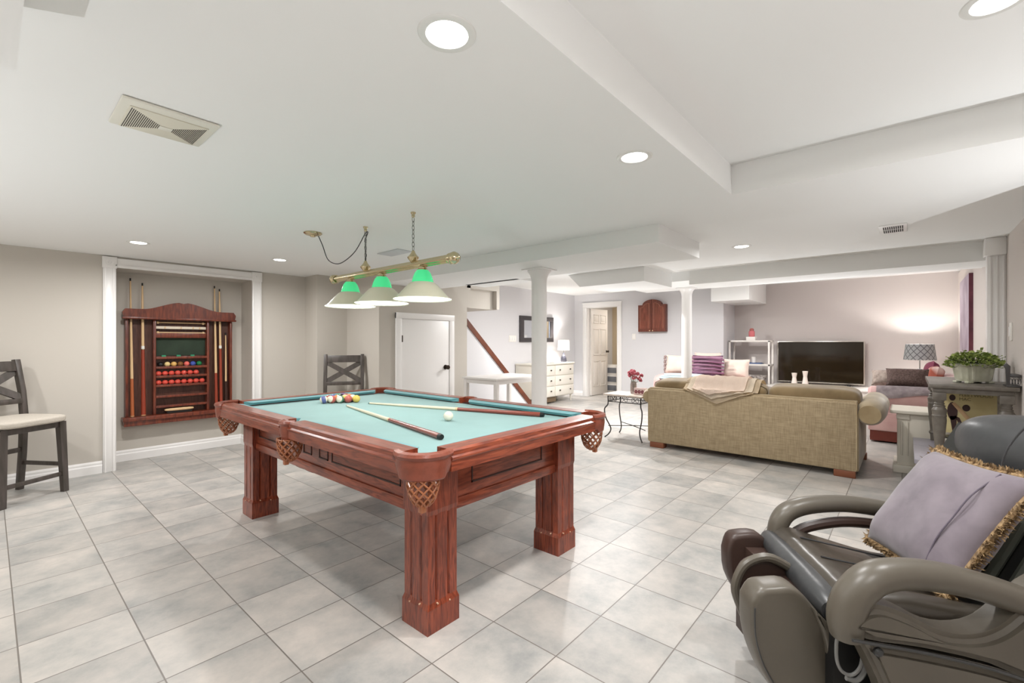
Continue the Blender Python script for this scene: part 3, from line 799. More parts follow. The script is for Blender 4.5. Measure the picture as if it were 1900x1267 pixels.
# horizontal rest sticks
for z, lb, kind in ((1.405, 'pale wooden rest rod held across the top of the rack', 0), (1.352, 'white scoring strip rod held across the rack, middle of three', 1), (1.30, 'pale wooden rest rod across the rack just above the green felt', 0)):
    t = thing('score_rod', lb, 'rod', (1.37, YF + .03, z), 0, 'rods across the rack')
    if kind == 0:
        bm = tube(bmesh.new(), [(DX0 + .008, YF + .03, z), (DX1 - .008, YF + .03, z)], .006, 10); wobj('rod', bm, maple, t)
        for xx in (DX0 + .02, DX1 - .03):
            wobj('collar', tube(bmesh.new(), [(xx - .008, YF + .03, z), (xx + .008, YF + .03, z)], .013, 12), maple, t)
    else:
        wobj('strip', box(DX0 + .004, DX1 - .004, YF + .022, YF + .034, z - .014, z + .014, .003), mat('score_ivory', (228, 216, 196), .4), t)
        for xx in (1.22, 1.36, 1.47, 1.53): wobj('marker', box(xx, xx + .012, YF + .018, YF + .036, z - .010, z + .010, .002), maple, t)
# cues in the rack
def rack_cue(xb, xt, zt, split, bm_, label, collar=None, zb=.448, rb=.016):
    t = thing('snooker_cue', label, 'cue', (xb, YF + .01, zb), 0, 'cues standing in the rack')
    a = Vector((xt, RY - .03, zt)); b = Vector((xb, YF - .01, zb + .001)); sp = (zt - split) / (zt - zb)
    s = bmesh.new(); bt = bmesh.new(); m_ = cue(s, bt, a, b, rt=.0058, rb=rb, split=sp)
    wobj('shaft', s, maple, t); wobj('butt', bt, bm_, t)
    d = (b - a).normalized()
    wobj('tip', tube(bmesh.new(), [a - d * .006, a + d * .022], .0068, 10), black_m, t)
    if collar:
        wobj('collar', tube(bmesh.new(), [m_ - d * .02, m_ + d * .012], .0145, 14), white_m, t)
        wobj('collar_ring', tube(bmesh.new(), [m_ + d * .012, m_ + d * .02], .0148, 14), brass, t)
    wobj('rubber_end', tube(bmesh.new(), [b - d * .012, b], rb + .0006, 12), mat('pale_rubber', (196, 150, 110), .5), t)
rack_cue(.952, .946, 1.84, .83, cuebrown, 'long cue with plain brown butt, leftmost in the rack')
rack_cue(1.04, 1.042, 1.80, 1.14, cuered, 'cue with white collar and red brown butt on the left side of the rack', True, rb=.020)
rack_cue(1.69, 1.688, 1.83, .85, cuered, 'cue with plain butt beside the right divider of the rack', zb=.448)
rack_cue(1.737, 1.737, 1.80, 1.14, cuered, 'cue with white collar on the right side of the rack', True, rb=.017)
rack_cue(1.785, 1.80, 1.30, .75, mat('dark_butt', (60, 34, 26), .35), 'short cue leaning near the right edge of the rack', rb=.012)
# brush
t = thing('table_brush', 'wooden table brush lying on the bottom shelf of the rack', 'brush', (1.35, YF + .02, .446))
bm = cushion(bmesh.new(), 1.35, YF + .02, .484, .26, .05, .03, p=4, n=6)
wobj('handle', bm, maple, t); wobj('bristles', box(1.24, 1.46, YF + .0, YF + .04, .446, .474), mat('bristle_black', (34, 30, 28), .9), t)

# ------------------------------------------------------------------ counter chairs
def chair(label, loc, rz):
    t = thing('counter_chair', label, 'chair', loc, rz, 'dark counter height chairs with X backs')
    W = .205
    g = greywood
    for s in (-1, 1):
        bm = bmesh.new()
        A = [(.185, s * W, .56), (.205, s * W, 0)]
        def taper(p_top, p_bot, wt, wb, d):
            q = [(-1, -1), (1, -1), (1, 1), (-1, 1)]
            T_ = [bm.verts.new((p_top[0] + i * wt / 2, p_top[1] + j * d / 2, p_top[2])) for i, j in q]
            B_ = [bm.verts.new((p_bot[0] + i * wb / 2, p_bot[1] + j * d / 2 * .85, p_bot[2])) for i, j in q]
            bm.faces.new(T_); bm.faces.new(list(reversed(B_)))
            for k in range(4): bm.faces.new((T_[k], T_[(k + 1) % 4], B_[(k + 1) % 4], B_[k]))
        taper((.185, s * (W - .012), .565), (.205, s * (W + .002), 0), .048, .034, .045)
        obj('leg', bevel_all(bm, .003), g, t)
        # back leg and post: one bent board
        bm = bmesh.new()
        prof = [(-.225, 0), (-.20, .30), (-.188, .60), (-.205, .80), (-.262, 1.055), (-.222, 1.06), (-.165, .80), (-.143, .60), (-.158, .30), (-.188, 0)]
        poly(bm, [(x, s * (W - .004) - .019, z) for x, z in prof], (0, .038, 0))
        obj('leg', bevel_all(bm, .003), g, t)
    bm = box(-.165, .20, -W + .01, W - .01, .52, .575, .004)
    obj('seat_frame', bm, g, t)
    cushion_b = cushion(bmesh.new(), .02, 0, .592, .46, .47, .062, p=5, n=10)
    obj('seat', cushion_b, seatfab, t)
    def rail_(z0, z1, xa, xb, name='back_rail'):
        bm = poly(bmesh.new(), [(xa, -W + .012, z0), (xa + .026, -W + .012, z0), (xb + .026, -W + .012, z1), (xb, -W + .012, z1)], (0, 2 * W - .024, 0))
        obj(name, bevel_all(bm, .003), g, t)
    rail_(.965, 1.045, -.232, -.250)
    rail_(.705, .745, -.180, -.184)
    for s in (-1, 1):
        a = Vector((-.185 - .004 * s, -s * (W - .02), .748)); b = Vector((-.233 - .004 * s, s * (W - .02), .962))
        d = (b - a).normalized(); nrm = Vector((1, 0, .2)).normalized(); sd = d.cross(nrm).normalized() * .027
        bm = poly(bmesh.new(), [a - sd, a + sd, b + sd, b - sd], nrm * .018)
        obj('back_brace', bm, g, t)
    obj('stretcher', box(.185, .21, -W, W, .13, .16, .003), g, t)
    obj('stretcher', box(-.195, -.165, -W, W, .31, .345, .003), g, t)
    for s in (-1, 1): obj('stretcher', box(-.18, .19, s * W - .012, s * W + .012, .205, .235, .003), g, t)
    return t
chair('dark grey brown counter chair with beige seat cut off by the left photo edge', (.12, 5.18, 0), math.atan2(-.827, .563))
chair('dark grey brown counter chair in the wall corner behind the pool table', (2.60, 4.76, 0), math.atan2(-.94 + .14, -.51))

# ------------------------------------------------------------------ olive sofa
S = thing('sofa', 'olive tan three seat sofa with rolled arms seen from behind', 'sofa', (5.45, 1.28, 0))
SY0, SY1 = .33, 2.25
bm = bevel_all(poly(bmesh.new(), [(4.98, SY0, .06), (4.98, SY0, .655), (5.0, SY0, .675), (5.14, SY0, .675), (5.20, SY0, .40), (5.9, SY0, .36), (5.9, SY0, .06)], (0, SY1 - SY0, 0)), .012, 2, .9)
wobj('frame', bm, sofafab, S)
wobj('back_piping', tube(bmesh.new(), [(4.985, SY0 + .003, .08), (4.985, SY0 + .003, .66), (5.0, SY0 + .02, .676), (5.0, SY1 - .02, .676), (4.985, SY1 - .003, .66), (4.985, SY1 - .003, .08)], .006, 6), sofapale, S)
for yc, s, off, r_ in ((SY0 + .0, -1, .085, .115), (SY1, 1, .005, .10)):
    bm = box(5.0, 5.96, min(yc - s * .10, yc + s * .012), max(yc - s * .10, yc + s * .012), .06, .58, .012)
    tube(bm, [(4.997, yc + s * off, .57), (5.05, yc + s * off, .575), (5.3, yc + s * off, .575), (5.96, yc + s * off, .575), (5.985, yc + s * off, .57)], [r_ - .035, r_ - .012, r_, r_, r_ - .02], 24)
    wobj('arm', bm, sofapale, S)
for k, (y0, y1, zt) in enumerate(((SY0 - .02, 1.06, .70), (1.06, SY1 + .0, .71))):
    M = Matrix.Rotation(R(-8), 4, 'Y')
    bm = cushion(bmesh.new(), 5.24, (y0 + y1) / 2, .615, .26, y1 - y0, .33, p=5.5, n=18, M=M, wob=.012, seed=k)
    cb = wobj('back_cushion', bm, sofacush, S)
    bm = tube(bmesh.new(), [(5.15, y0 + .03, .62), (5.165, y0 + .05, .745), (5.17, (y0 + y1) / 2, .765), (5.165, y1 - .05, .745), (5.15, y1 - .03, .62)], .005, 6, smooth=5)
    bm.transform(S.matrix_basis.inverted()); obj('piping', bm, mat('dark_piping', (92, 78, 52), .9), cb)
for k, (y0, y1) in enumerate(((SY0 + .1, 1.29), (1.29, SY1 - .1))):
    wobj('seat_cushion', cushion(bmesh.new(), 5.66, (y0 + y1) / 2, .42, .6, y1 - y0, .17, p=5, n=8), sofacush, S)
for x, y in ((5.03, SY0 + .09), (5.03, SY1 - .1), (5.9, SY0 + .06), (5.9, SY1 - .06)):
    wobj('foot', box(x - .05, x + .05, y - .08, y + .08, 0, .062, .006), footwood, S)

# blanket over the sofa back
t = thing('throw_blanket', 'folded cream fleece blanket draped in a point over the sofa back', 'blanket', (4.97, 1.46, .68))
def drape(y0, y1, ym, zlow, off, back):
    bm = bmesh.new(); NU, NV = 26, 26; G_ = []
    for i in range(NU + 1):
        f = i / NU; y = y0 + (y1 - y0) * f
        g = (y - ym) / ((y1 - ym) if y > ym else (ym - y0)); g = abs(g)
        low = zlow + (.70 - zlow) * (g ** .85)
        path = [Vector((5.42, y, .715)), Vector((5.34, y, .775)), Vector((5.25, y, .800)), Vector((5.16, y, .785)), Vector((5.10, y, .735)), Vector((5.03, y, .692)), Vector((4.985, y, .688)), Vector((4.972, y, .66)), Vector((4.968, y, .6)), Vector((4.966, y, .5))]
        sp = smooth_path(path, 4)
        # limit by 'back' and by low
        use = [p for p in sp if p.x <= back]
        lo = [p for p in use if not (p.x < 4.99 and p.z < low)]
        if lo[-1].z > low and lo[-1].x < 4.99: lo.append(Vector((4.967, y, low)))
        elif lo[-1].z > low: lo.append(Vector((4.978, y, low)))
        # resample
        Ls = [0]
        for a, b in zip(lo[:-1], lo[1:]): Ls.append(Ls[-1] + (b - a).length)
        row = []
        for j in range(NV + 1):
            d = Ls[-1] * j / NV; k = 0
            while k < len(Ls) - 2 and Ls[k + 1] < d: k += 1
            tt = (d - Ls[k]) / max(1e-6, Ls[k + 1] - Ls[k]); p = lo[k].lerp(lo[k + 1], min(1, tt))
            n_ = Vector((-1, 0, .6)).normalized() if p.x < 5.15 else Vector((-.1, 0, 1)).normalized()
            p = p + n_ * (off + .004 * math.sin(22 * f + 3 * j / NV) + .003 * math.sin(41 * f))
            row.append(bm.verts.new(p))
        G_.append(row)
    for i in range(NU):
        for j in range(NV): bm.faces.new((G_[i][j], G_[i + 1][j], G_[i + 1][j + 1], G_[i][j + 1]))
    bmesh.ops.solidify(bm, geom=bm.faces[:], thickness=.007)
    return bm
wobj('lower_fold', drape(1.12, 1.86, 1.50, .545, .004, 5.40), mat('blanket_shade_tone', (222, 204, 176), .95, bump=.4, bscale=120), t)  # darker tone paints in the shade under the upper folds
wobj('middle_fold', drape(1.17, 1.82, 1.54, .592, .018, 5.38), blanket_m, t)
wobj('top_fold', drape(1.24, 1.76, 1.57, .632, .034, 5.36), mat('blanket_light_tone', (246, 228, 212), .95, bump=.4, bscale=120), t)  # paler tone paints the upper fold as lit, setting the layers apart

# ------------------------------------------------------------------ side table with flowers
t = thing('side_table', 'small stone topped side table with curved black iron legs beside sofa', 'side table', (5.30, 2.59, 0))
wobj('table_top', box(5.09, 5.50, 2.375, 2.90, .53, .553, .006), stone_m, t)
bm = box(5.13, 5.46, 2.36, 2.83, .50, .512); 
for c in ((5.13, 2.41), (5.46, 2.41), (5.13, 2.85), (5.46, 2.85)): pass
b2 = bmesh.new()
for a, b in (((5.13, 2.41), (5.46, 2.41)), ((5.46, 2.41), (5.46, 2.85)), ((5.46, 2.85), (5.13, 2.85)), ((5.13, 2.85), (5.13, 2.41))):
    for z in (.525, .455): tube(b2, [(*a, z), (*b, z)], .006, 6)
    A = Vector((*a, 0)); B = Vector((*b, 0)); 
    for k in range(3):
        c = A.lerp(B, (k + .5) / 3); d = (B - A).normalized()
        tube(b2, [c + d * (.045 * math.cos(q_)) + Vector((0, 0, .49 + .028 * math.sin(2 * q_) )) for q_ in [j * PI / 6 for j in range(12)]], .003, 5, closed=True)
bm.free(); wobj('apron_scrollwork', b2, iron, t)
for cx, sx in ((5.13, -1), (5.46, 1)):
    for cy, sy in ((2.41, -1), (2.85, 1)):
        P_ = [(cx, cy, .53), (cx + sx * .005, cy + sy * .005, .45), (cx - sx * .025, cy - sy * .025, .33), (cx - sx * .03, cy - sy * .03, .2), (cx - sx * .0, cy - sy * .0, .07), (cx + sx * .025, cy + sy * .025, .004)]
        P_ = [(cx, cy, .53), (cx - sx * .0, cy - sy * .0, .42), (cx + sx * .03, cy + sy * .03, .36), (cx + sx * .02, cy + sy * .02, .25), (cx - sx * .025, cy - sy * .025, .12), (cx - sx * .01, cy - sy * .01, .05), (cx + sx * .03, cy + sy * .03, .006)]
        wobj('leg', tube(bmesh.new(), P_, .008, 8, smooth=5), iron, t)
bm = tube(bmesh.new(), [(5.12, 2.35, .15), (5.295, 2.595, .155), (5.47, 2.84, .15)], .005, 6); tube(bm, [(5.12, 2.84, .15), (5.295, 2.595, .155), (5.47, 2.35, .15)], .005, 6)
wobj('stretcher', bm, iron, t)
t = thing('flower_vase', 'faceted glass vase with dusty red flowers on the iron side table', 'vase', (5.33, 2.60, .553))
bm = bmesh.new(); lathe(bm, [(0, .0), (.036, .0), (.04, .01), (.042, .06), (.04, .12), (.034, .135), (.038, .15), (.034, .15), (.03, .135), (.036, .12), (.037, .015), (0, .012)], seg=8)
obj('vase', bm, mat('vase_glass', (214, 202, 196), .1, trans=.75), t, smooth=False)
stm = bmesh.new(); fl = bmesh.new(); rnd = random.Random(3)
for k in range(17):
    a = rnd.uniform(0, 6.28); rr = rnd.uniform(.01, .10); h = rnd.uniform(.21, .32) - rr * .5
    p = Vector((rr * math.cos(a), rr * math.sin(a), h))
    tube(stm, [(0, 0, .02), (p.x * .3, p.y * .3, .13), p], .0018, 5)
    for q_ in range(9):
        aa = rnd.uniform(0, 6.28); e = rnd.uniform(-.6, 1.2)
        d = Vector((math.cos(aa) * math.cos(e), math.sin(aa) * math.cos(e), math.sin(e)))
        cushion(fl, *(p + d * .018), .030, .030, .013, p=2, n=2, M=d.to_track_quat('Z', 'Y').to_matrix().to_4x4())
obj('stems', stm, mat('stem_green', (80, 96, 60), .6), t); obj('flowers', fl, mat('dusty_red_petal', (150, 58, 72), .8, rgb2=(190, 100, 110), scale=40), t)
t = thing('trinket_box', 'small pink box printed with burgundy flowers on side table', 'box', (5.24, 2.465, .553))
obj('box', box(-.035, .035, -.07, .07, 0, .085, .003), mat('box_pink', (214, 190, 186), .6), t)
bm = bmesh.new()
for k in range(3):
    for q_ in range(6):
        a = q_ * PI / 3; c = Vector((-.0365, -.042 + .042 * k, .04))
        cushion(bm, c.x, c.y + .012 * math.cos(a), c.z + .014 * math.sin(a), .003, .018, .018, p=2, n=2)
obj('flower_print', bm, mat('burgundy_print', (120, 48, 62), .7), t)

# ------------------------------------------------------------------ back room furniture
# long dresser
t = thing('dresser', 'cream six drawer dresser with tapered legs under the dark framed mirror', 'dresser', (7.30, 5.44, 0))
cm = mat('cream_lacquer', (232, 227, 215), .4)
DXa, DXb, DYa, DYb = 6.63, 7.97, 5.215, 5.665
wobj('body', box(DXa, DXb, DYa + .015, DYb, .13, .755, .004), cm, t)
wobj('top', box(DXa - .012, DXb + .015, DYa - .01, DYb + .002, .755, .785, .006), cm, t)
wobj('plinth', box(DXa + .02, DXa + .75, DYa + .04, DYb, .03, .13), mat('plinth_brown', (110, 92, 70), .6), t)
for c in range(2):
    for r_ in range(3):
        xa = DXa + .02 + c * .66; za = .145 + r_ * .202
        dw = wobj('drawer', box(xa, xa + .64, DYa - .002, DYa + .018, za, za + .19, .003), mat('drawer_cream', (236, 231, 220), .4), t)
        for kx in (.14, .50):
            k = bmesh.new(); lathe(k, [(0, -.03), (.012, -.028), (.016, -.02), (.008, -.01), (.009, 0)], (xa + kx, DYa - .001, za + .10), 12, axis='y')
            k.transform(t.matrix_basis.inverted()); obj('knob', k, mat('knob_dark', (66, 58, 48), .35, metal=.5), dw)
for x in (DXa + .05, DXb - .05):
    for y in (DYa + .05, DYb - .05): wobj('leg', tube(bmesh.new(), [(x, y, .13), (x, y, 0)], [.022, .011], 10), cm, t)
t = thing('table_lamp', 'small white shaded lamp with dark glass base on cream dresser', 'lamp', (7.86, 5.40, .785))
bm = bmesh.new(); lathe(bm, [(0, 0), (.06, 0), (.065, .02), (.06, .09), (.03, .14), (.018, .16), (.016, .19), (0, .19)], seg=20)
obj('base', bm, mat('smoke_glass', (92, 92, 104), .1, metal=.5), t)
bm = bmesh.new(); lathe(bm, [(.125, .245), (.115, .455), (.112, .455), (.122, .245)], seg=28)
obj('lamp_shade', bm, mat('white_shade', (250, 246, 240), .9, emit=.9), t)
bm = tube(bmesh.new(), [(0, 0, .18), (0, 0, .46)], .005, 8); tube(bm, [(-.113, 0, .45), (.113, 0, .45)], .002, 6); obj('stem', bm, chain_m, t)
solo('wall_mirror_tray', bevel_all(poly(bmesh.new(), [(7.50 + .13 * math.cos(a), 5.36, .787 + .055 * math.sin(a)) for a in [PI * k / 10 for k in range(11)]], (0, .02, 0)), .003),
     mat('tray_white', (226, 222, 220), .4), 'low white arched dish on dresser beside the small lamp', 'dish', (7.50, 5.37, .787))
bpy.data.objects['wall_mirror_tray'].name = 'arched_dish'
t = thing('wall_mirror', 'rectangular mirror in wide dark frame on the wall above the dresser', 'mirror', (7.30, BY, 1.2))
bm = bmesh.new()
for a in ((6.75, 7.85, 1.20, 1.285), (6.75, 7.85, 1.63, 1.715), (6.75, 6.87, 1.285, 1.63), (7.73, 7.85, 1.285, 1.63)): bx(bm, a[0], a[1], BY - .035, BY, a[2], a[3], .005)
wobj('frame', bm, mat('mirror_frame', (64, 60, 62), .45), t)
wobj('glass', box(6.87, 7.73, BY - .012, BY - .006, 1.285, 1.63), mat('mirror_glass', (225, 228, 232), .05, metal=1), t)
wobj('inner_bead', bx(box(6.87, 6.885, BY - .02, BY - .01, 1.285, 1.63), 7.715, 7.73, BY - .02, BY - .01, 1.285, 1.63), mat('bead_silver', (180, 190, 205), .3), t)
t = thing('switch_plate', 'white three gang switch plate on wall left of the mirror', 'light switch', (6.55, BY, 1.2))
wobj('plate', box(6.45, 6.66, BY - .008, BY, 1.205, 1.325, .003), white_m, t)
for k in range(3): wobj('rocker', box(6.475 + .065 * k, 6.505 + .065 * k, BY - .013, BY - .006, 1.235, 1.295, .002), trim_m, t)
t = thing('switch_plate', 'white switch plate beside the open panelled door', 'light switch', (FX, 4.24, 1.24))
wobj('plate', box(FX - .008, FX, 4.195, 4.275, 1.25, 1.37, .003), white_m, t); wobj('rocker', box(FX - .013, FX - .006, 4.22, 4.25, 1.28, 1.34, .002), trim_m, t)
t = thing('switch_plate', 'white switch plate on right wall above the grey console', 'light switch', (4.85, WY0, 1.2))
wobj('plate', box(4.80, 4.885, WY0, WY0 + .008, 1.21, 1.34, .003), white_m, t); wobj('rocker', box(4.825, 4.86, WY0 + .006, WY0 + .014, 1.24, 1.31, .002), trim_m, t)
# white console table in front of the stair
t = thing('console_table', 'plain white rectangular table in front of the stair wall', 'table', (4.4, 3.95, 0))
wm = mat('table_white', (222, 218, 214), .4)
wobj('table_top', box(3.96, 4.86, 3.68, 4.28, .735, .76, .004), wm, t)
bm = bmesh.new()
for a in ((3.98, 4.84, 3.70, 3.72), (3.98, 4.84, 4.24, 4.26), (3.98, 4.0, 3.70, 4.26), (4.82, 4.84, 3.70, 4.26)): bx(bm, *a, .685, .735)
wobj('apron', bm, wm, t)
for x in (3.975, 4.795):
    for y in (3.695, 4.215): wobj('leg', box(x, x + .05, y, y + .05, 0, .735, .003), wm, t)
# drawers tower in the closet room
t = thing('storage_tower', 'white plastic tower of smoky drawers standing behind the open door', 'storage drawers', (9.75, 5.23, 0))
wobj('frame', box(9.58, 9.94, 5.04, 5.42, 0, .66, .01), white_m, t)
for k in range(3):
    dw = wobj('drawer', box(9.565, 9.6, 5.07, 5.39, .04 + .205 * k, .215 + .205 * k, .008), white_m, t)
    b_ = box(9.558, 9.57, 5.095, 5.365, .065 + .205 * k, .19 + .205 * k, .004); b_.transform(t.matrix_basis.inverted())
    obj('window', b_, mat('smoky_plastic', (120, 122, 128), .3), dw)
# wall cabinet
t = thing('wall_cabinet', 'red brown wall cabinet with arched double doors and raised panels', 'cabinet', (FX, 3.81, 1.4))
def arch(y0, y1, zs, ztop, z0, n=14):
    yc = (y0 + y1) / 2; P_ = [(y0, z0), (y1, z0), (y1, zs)]
    sh = (y1 - y0) * .16
    P_ += [(y1 - sh, zs)]
    for i in range(n + 1):
        a = PI * i / n; P_.append((yc + (yc - y0 - sh) * math.cos(a), zs + (ztop - zs) * math.sin(a)))
    P_ += [(y0 + sh, zs), (y0, zs)]
    out = []
    for p in P_:
        if not out or (Vector(p) - Vector(out[-1])).length > 1e-4: out.append(p)
    return out
cabm = mat('cabinet_wood', (118, 62, 46), .4, rgb2=(92, 44, 32), scale=8, stretch=(6, 6, .8), dist=1)
wobj('body', poly(bmesh.new(), [(FX, y, z) for y, z in arch(3.53, 4.10, 1.94, 2.045, 1.405)], (-.085, 0, 0)), cabm, t, smooth=False)
for s in (0, 1):
    y0, y1 = (3.535, 3.811) if s == 0 else (3.819, 4.095)
    full = arch(3.535, 4.095, 1.935, 2.04, 1.41)
    yc = 3.815
    half = [p for p in full if (p[0] <= y1 if s == 0 else p[0] >= y0)]
    ptop = (y1 if s == 0 else y0, 2.04); pbot = (y1 if s == 0 else y0, 1.41)
    cyy = (y0 + y1) / 2
    pts_ = sorted(set([(round(p[0], 5), round(p[1], 5)) for p in half] + [ptop, pbot]), key=lambda p: math.atan2(p[1] - 1.7, p[0] - cyy))
    clean = [p for p in pts_]
    dr = wobj('door', poly(bmesh.new(), [(FX - .085, y, z) for y, z in clean], (-.018, 0, 0)), cabm, t, smooth=False)
    ins = [(cyy + (p[0] - cyy) * .68, 1.7 + (p[1] - 1.7) * .80) for p in clean]
    b_ = bevel_all(poly(bmesh.new(), [(FX - .102, y, z) for y, z in ins], (-.010, 0, 0)), .006, 1); b_.transform(t.matrix_basis.inverted())
    ot = tube(bmesh.new(), [(FX - .105, y, z) for y, z in ins], .004, 6, closed=True); ot.transform(t.matrix_basis.inverted()); obj('panel_highlight', ot, mat('highlight_wood', (186, 130, 104), .35), dr)  # paler outline paints an edge highlight around the panel
    obj('raised_panel', b_, mat('cabinet_panel', (132, 72, 54), .35, rgb2=(100, 50, 36), scale=8, stretch=(6, 6, .8)), dr, smooth=False)
    k = bmesh.new(); lathe(k, [(0, -.128), (.010, -.126), (.012, -.118), (.005, -.11), (.005, -.1)], (FX, yc - .03 + .06 * s, 1.425), 12, axis='x')
    k.transform(t.matrix_basis.inverted()); obj('knob', k, mat('knob_cream', (220, 196, 160), .3), dr)

# television, stand and vases
t = thing('television', 'large flat television with thin silver bezel against the far wall', 'television', (9.30, 1.13, .5))
wobj('bezel', box(9.28, 9.32, .515, 1.755, .50, 1.215, .004), mat('tv_silver', (196, 190, 180), .3, metal=.6), t)
wobj('screen', box(9.274, 9.284, .530, 1.740, .518, 1.203), mat('tv_screen', (34, 26, 16), .08), t, smooth=False)
wobj('foot', bx(box(9.2, 9.37, .70, .74, .470, .50), 9.2, 9.37, 1.53, 1.57, .470, .50), black_m, t)
t = thing('media_stand', 'low white media stand under the television, mostly hidden by sofa', 'stand', (9.05, 1.13, 0))
wobj('body', box(8.55, 9.37, .42, 1.76, .02, .45, .005), white_m, t); wobj('top', box(8.53, 9.385, .40, 1.78, .45, .47, .004), white_m, t)
vz = [(8.60, 1.385, 'white ceramic vase on tray, left of the pair in front of television', .215), (8.60, 1.235, 'white ceramic vase on tray, taller right one of the pair before television', .25)]
solo('tray', box(8.52, 8.70, 1.14, 1.50, .471, .483, .004), white_m, 'thin white tray holding two vases before the television', 'tray', (8.61, 1.32, .471))
for x, y, lb, h in vz:
    bm = bmesh.new(); lathe(bm, [(0, 0), (.048, 0), (.050, .01), (.034, h * .45), (.028, h * .65), (.040, h), (.034, h), (.022, h * .66), (0, h * .5)], seg=8)
    o = obj('vase', bm, mat('vase_white', (236, 226, 216), .3), None, smooth=False); o.location = (x, y, .483); tag(o, lb, 'vase', 'white vases before the television')
# white shelf unit
t = thing('shelf_unit', 'white open metal shelf unit left of the television', 'shelf', (9.05, 2.13, 0))
for x in (8.9, 9.18):
    for y in (1.80, 2.44): wobj('post', box(x, x + .03, y, y + .03, 0, 1.225, .003), white_m, t)
for z in (1.20, .78, .42, .12): wobj('shelf', box(8.9, 9.21, 1.80, 2.47, z, z + .03, .003), white_m, t)
solo('gift_box', box(8.95, 9.08, 2.04, 2.19, 1.231, 1.295, .004), white_m, 'small white box on top of the white shelf unit', 'box', (9.01, 2.115, 1.231))
t = thing('candle_jar', 'red glass jar standing on small white box atop shelf', 'jar', (9.01, 2.11, 1.296))
bm = bmesh.new(); lathe(bm, [(0, 0), (.045, 0), (.05, .02), (.05, .09), (.038, .105), (0, .105)], seg=20); obj('jar', bm, mat('red_glass', (214, 120, 124), .15), t)
bm = bmesh.new(); lathe(bm, [(0, .105), (.036, .105), (.038, .13), (.03, .138), (.026, .15), (0, .152)], seg=16); obj('lid', bm, mat('lid_red', (170, 100, 96), .3), t)
bm = bmesh.new(); lathe(bm, [(0, .811), (.03, .811), (.035, .93), (.031, .93), (.027, .82), (0, .82)], (9.02, 2.08, .02), 16)
solo('cup', bm, white_m, 'plain white cup on the middle shelf of the white unit', 'cup', (9.02, 2.08, .85))
for k, (c, lb) in enumerate((((70, 90, 130), 'slate blue book lying on the middle shelf, under the thin grey one'), ((90, 110, 150), 'thin blue grey book on top, under the white cup'))):
    solo('book', box(8.93, 9.12, 1.94 + .02 * k, 2.25, .811 + .011 * k, .821 + .011 * k, .001), mat('book_%d' % k, c, .6), lb, 'book', (9.02, 2.1, .811 + .011 * k), 'books under the white cup')
bpy.data.objects['cup'].location.z = .833
bpy.data.objects['cup'].location.z = .833
t = thing('storage_basket', 'grey and white patterned basket on the lower shelf of white unit', 'basket', (9.02, 2.06, .45))
obj('basket', bevel_all(poly(bmesh.new(), [(-.08, -.15, 0), (-.08, .15, 0), (-.09, .17, .16), (-.09, -.17, .16)], (.18, 0, 0)), .006), mat('basket_weave', (204, 196, 190), .9, rgb2=(96, 88, 84), scale=26), t)
obj('handle', tube(bmesh.new(), [(-.093, -.04, .12), (-.105, -.03, .10), (-.105, .03, .10), (-.093, .04, .12)], .006, 6), mat('basket_handle', (120, 100, 84), .7), t)

# ------------------------------------------------------------------ pillow builder
def pillow_bm(w, h, th, n=18, wob=.05, seed=1):
    rnd = random.Random(seed); ph = [rnd.uniform(0, 6) for _ in range(8)]
    bm = bmesh.new(); F = []; B = []
    for i in range(n + 1):
        fr, br = [], []
        for j in range(n + 1):
            a = 2 * i / n - 1; b = 2 * j / n - 1
            k = 1 - .07 * (1 - b * b) * abs(a) ** 3; l = 1 - .07 * (1 - a * a) * abs(b) ** 3
            x = a * w / 2 * k; y = b * h / 2 * l
            d = th / 2 * ((1 - a ** 4) * (1 - b ** 4)) ** .6
            d *= 1 + wob * math.sin(5 * a + ph[0]) * math.sin(4 * b + ph[1]) + wob * .6 * math.sin(9 * a * b + ph[2])
            v = bm.verts.new((x, y, d)); fr.append(v)
            br.append(v if i in (0, n) or j in (0, n) else bm.verts.new((x, y, -d)))
        F.append(fr); B.append(br)
    for i in range(n):
        for j in range(n):
            bm.faces.new((F[i][j], F[i + 1][j], F[i + 1][j + 1], F[i][j + 1]))
            q_ = [B[i][j], B[i][j + 1], B[i + 1][j + 1], B[i + 1][j]]
            try: bm.faces.new(q_)
            except ValueError: pass
    return bm
def place(bm, c, ax, ay, roll=0):
    """map local x->ax, y->ay, z->cross"""
    ax = Vector(ax).normalized(); ay = Vector(ay); ay = (ay - ax * ay.dot(ax)).normalized(); az = ax.cross(ay)
    M = Matrix((ax, ay, az)).transposed().to_4x4(); bm.transform(Matrix.Translation(c) @ M)
    return bm
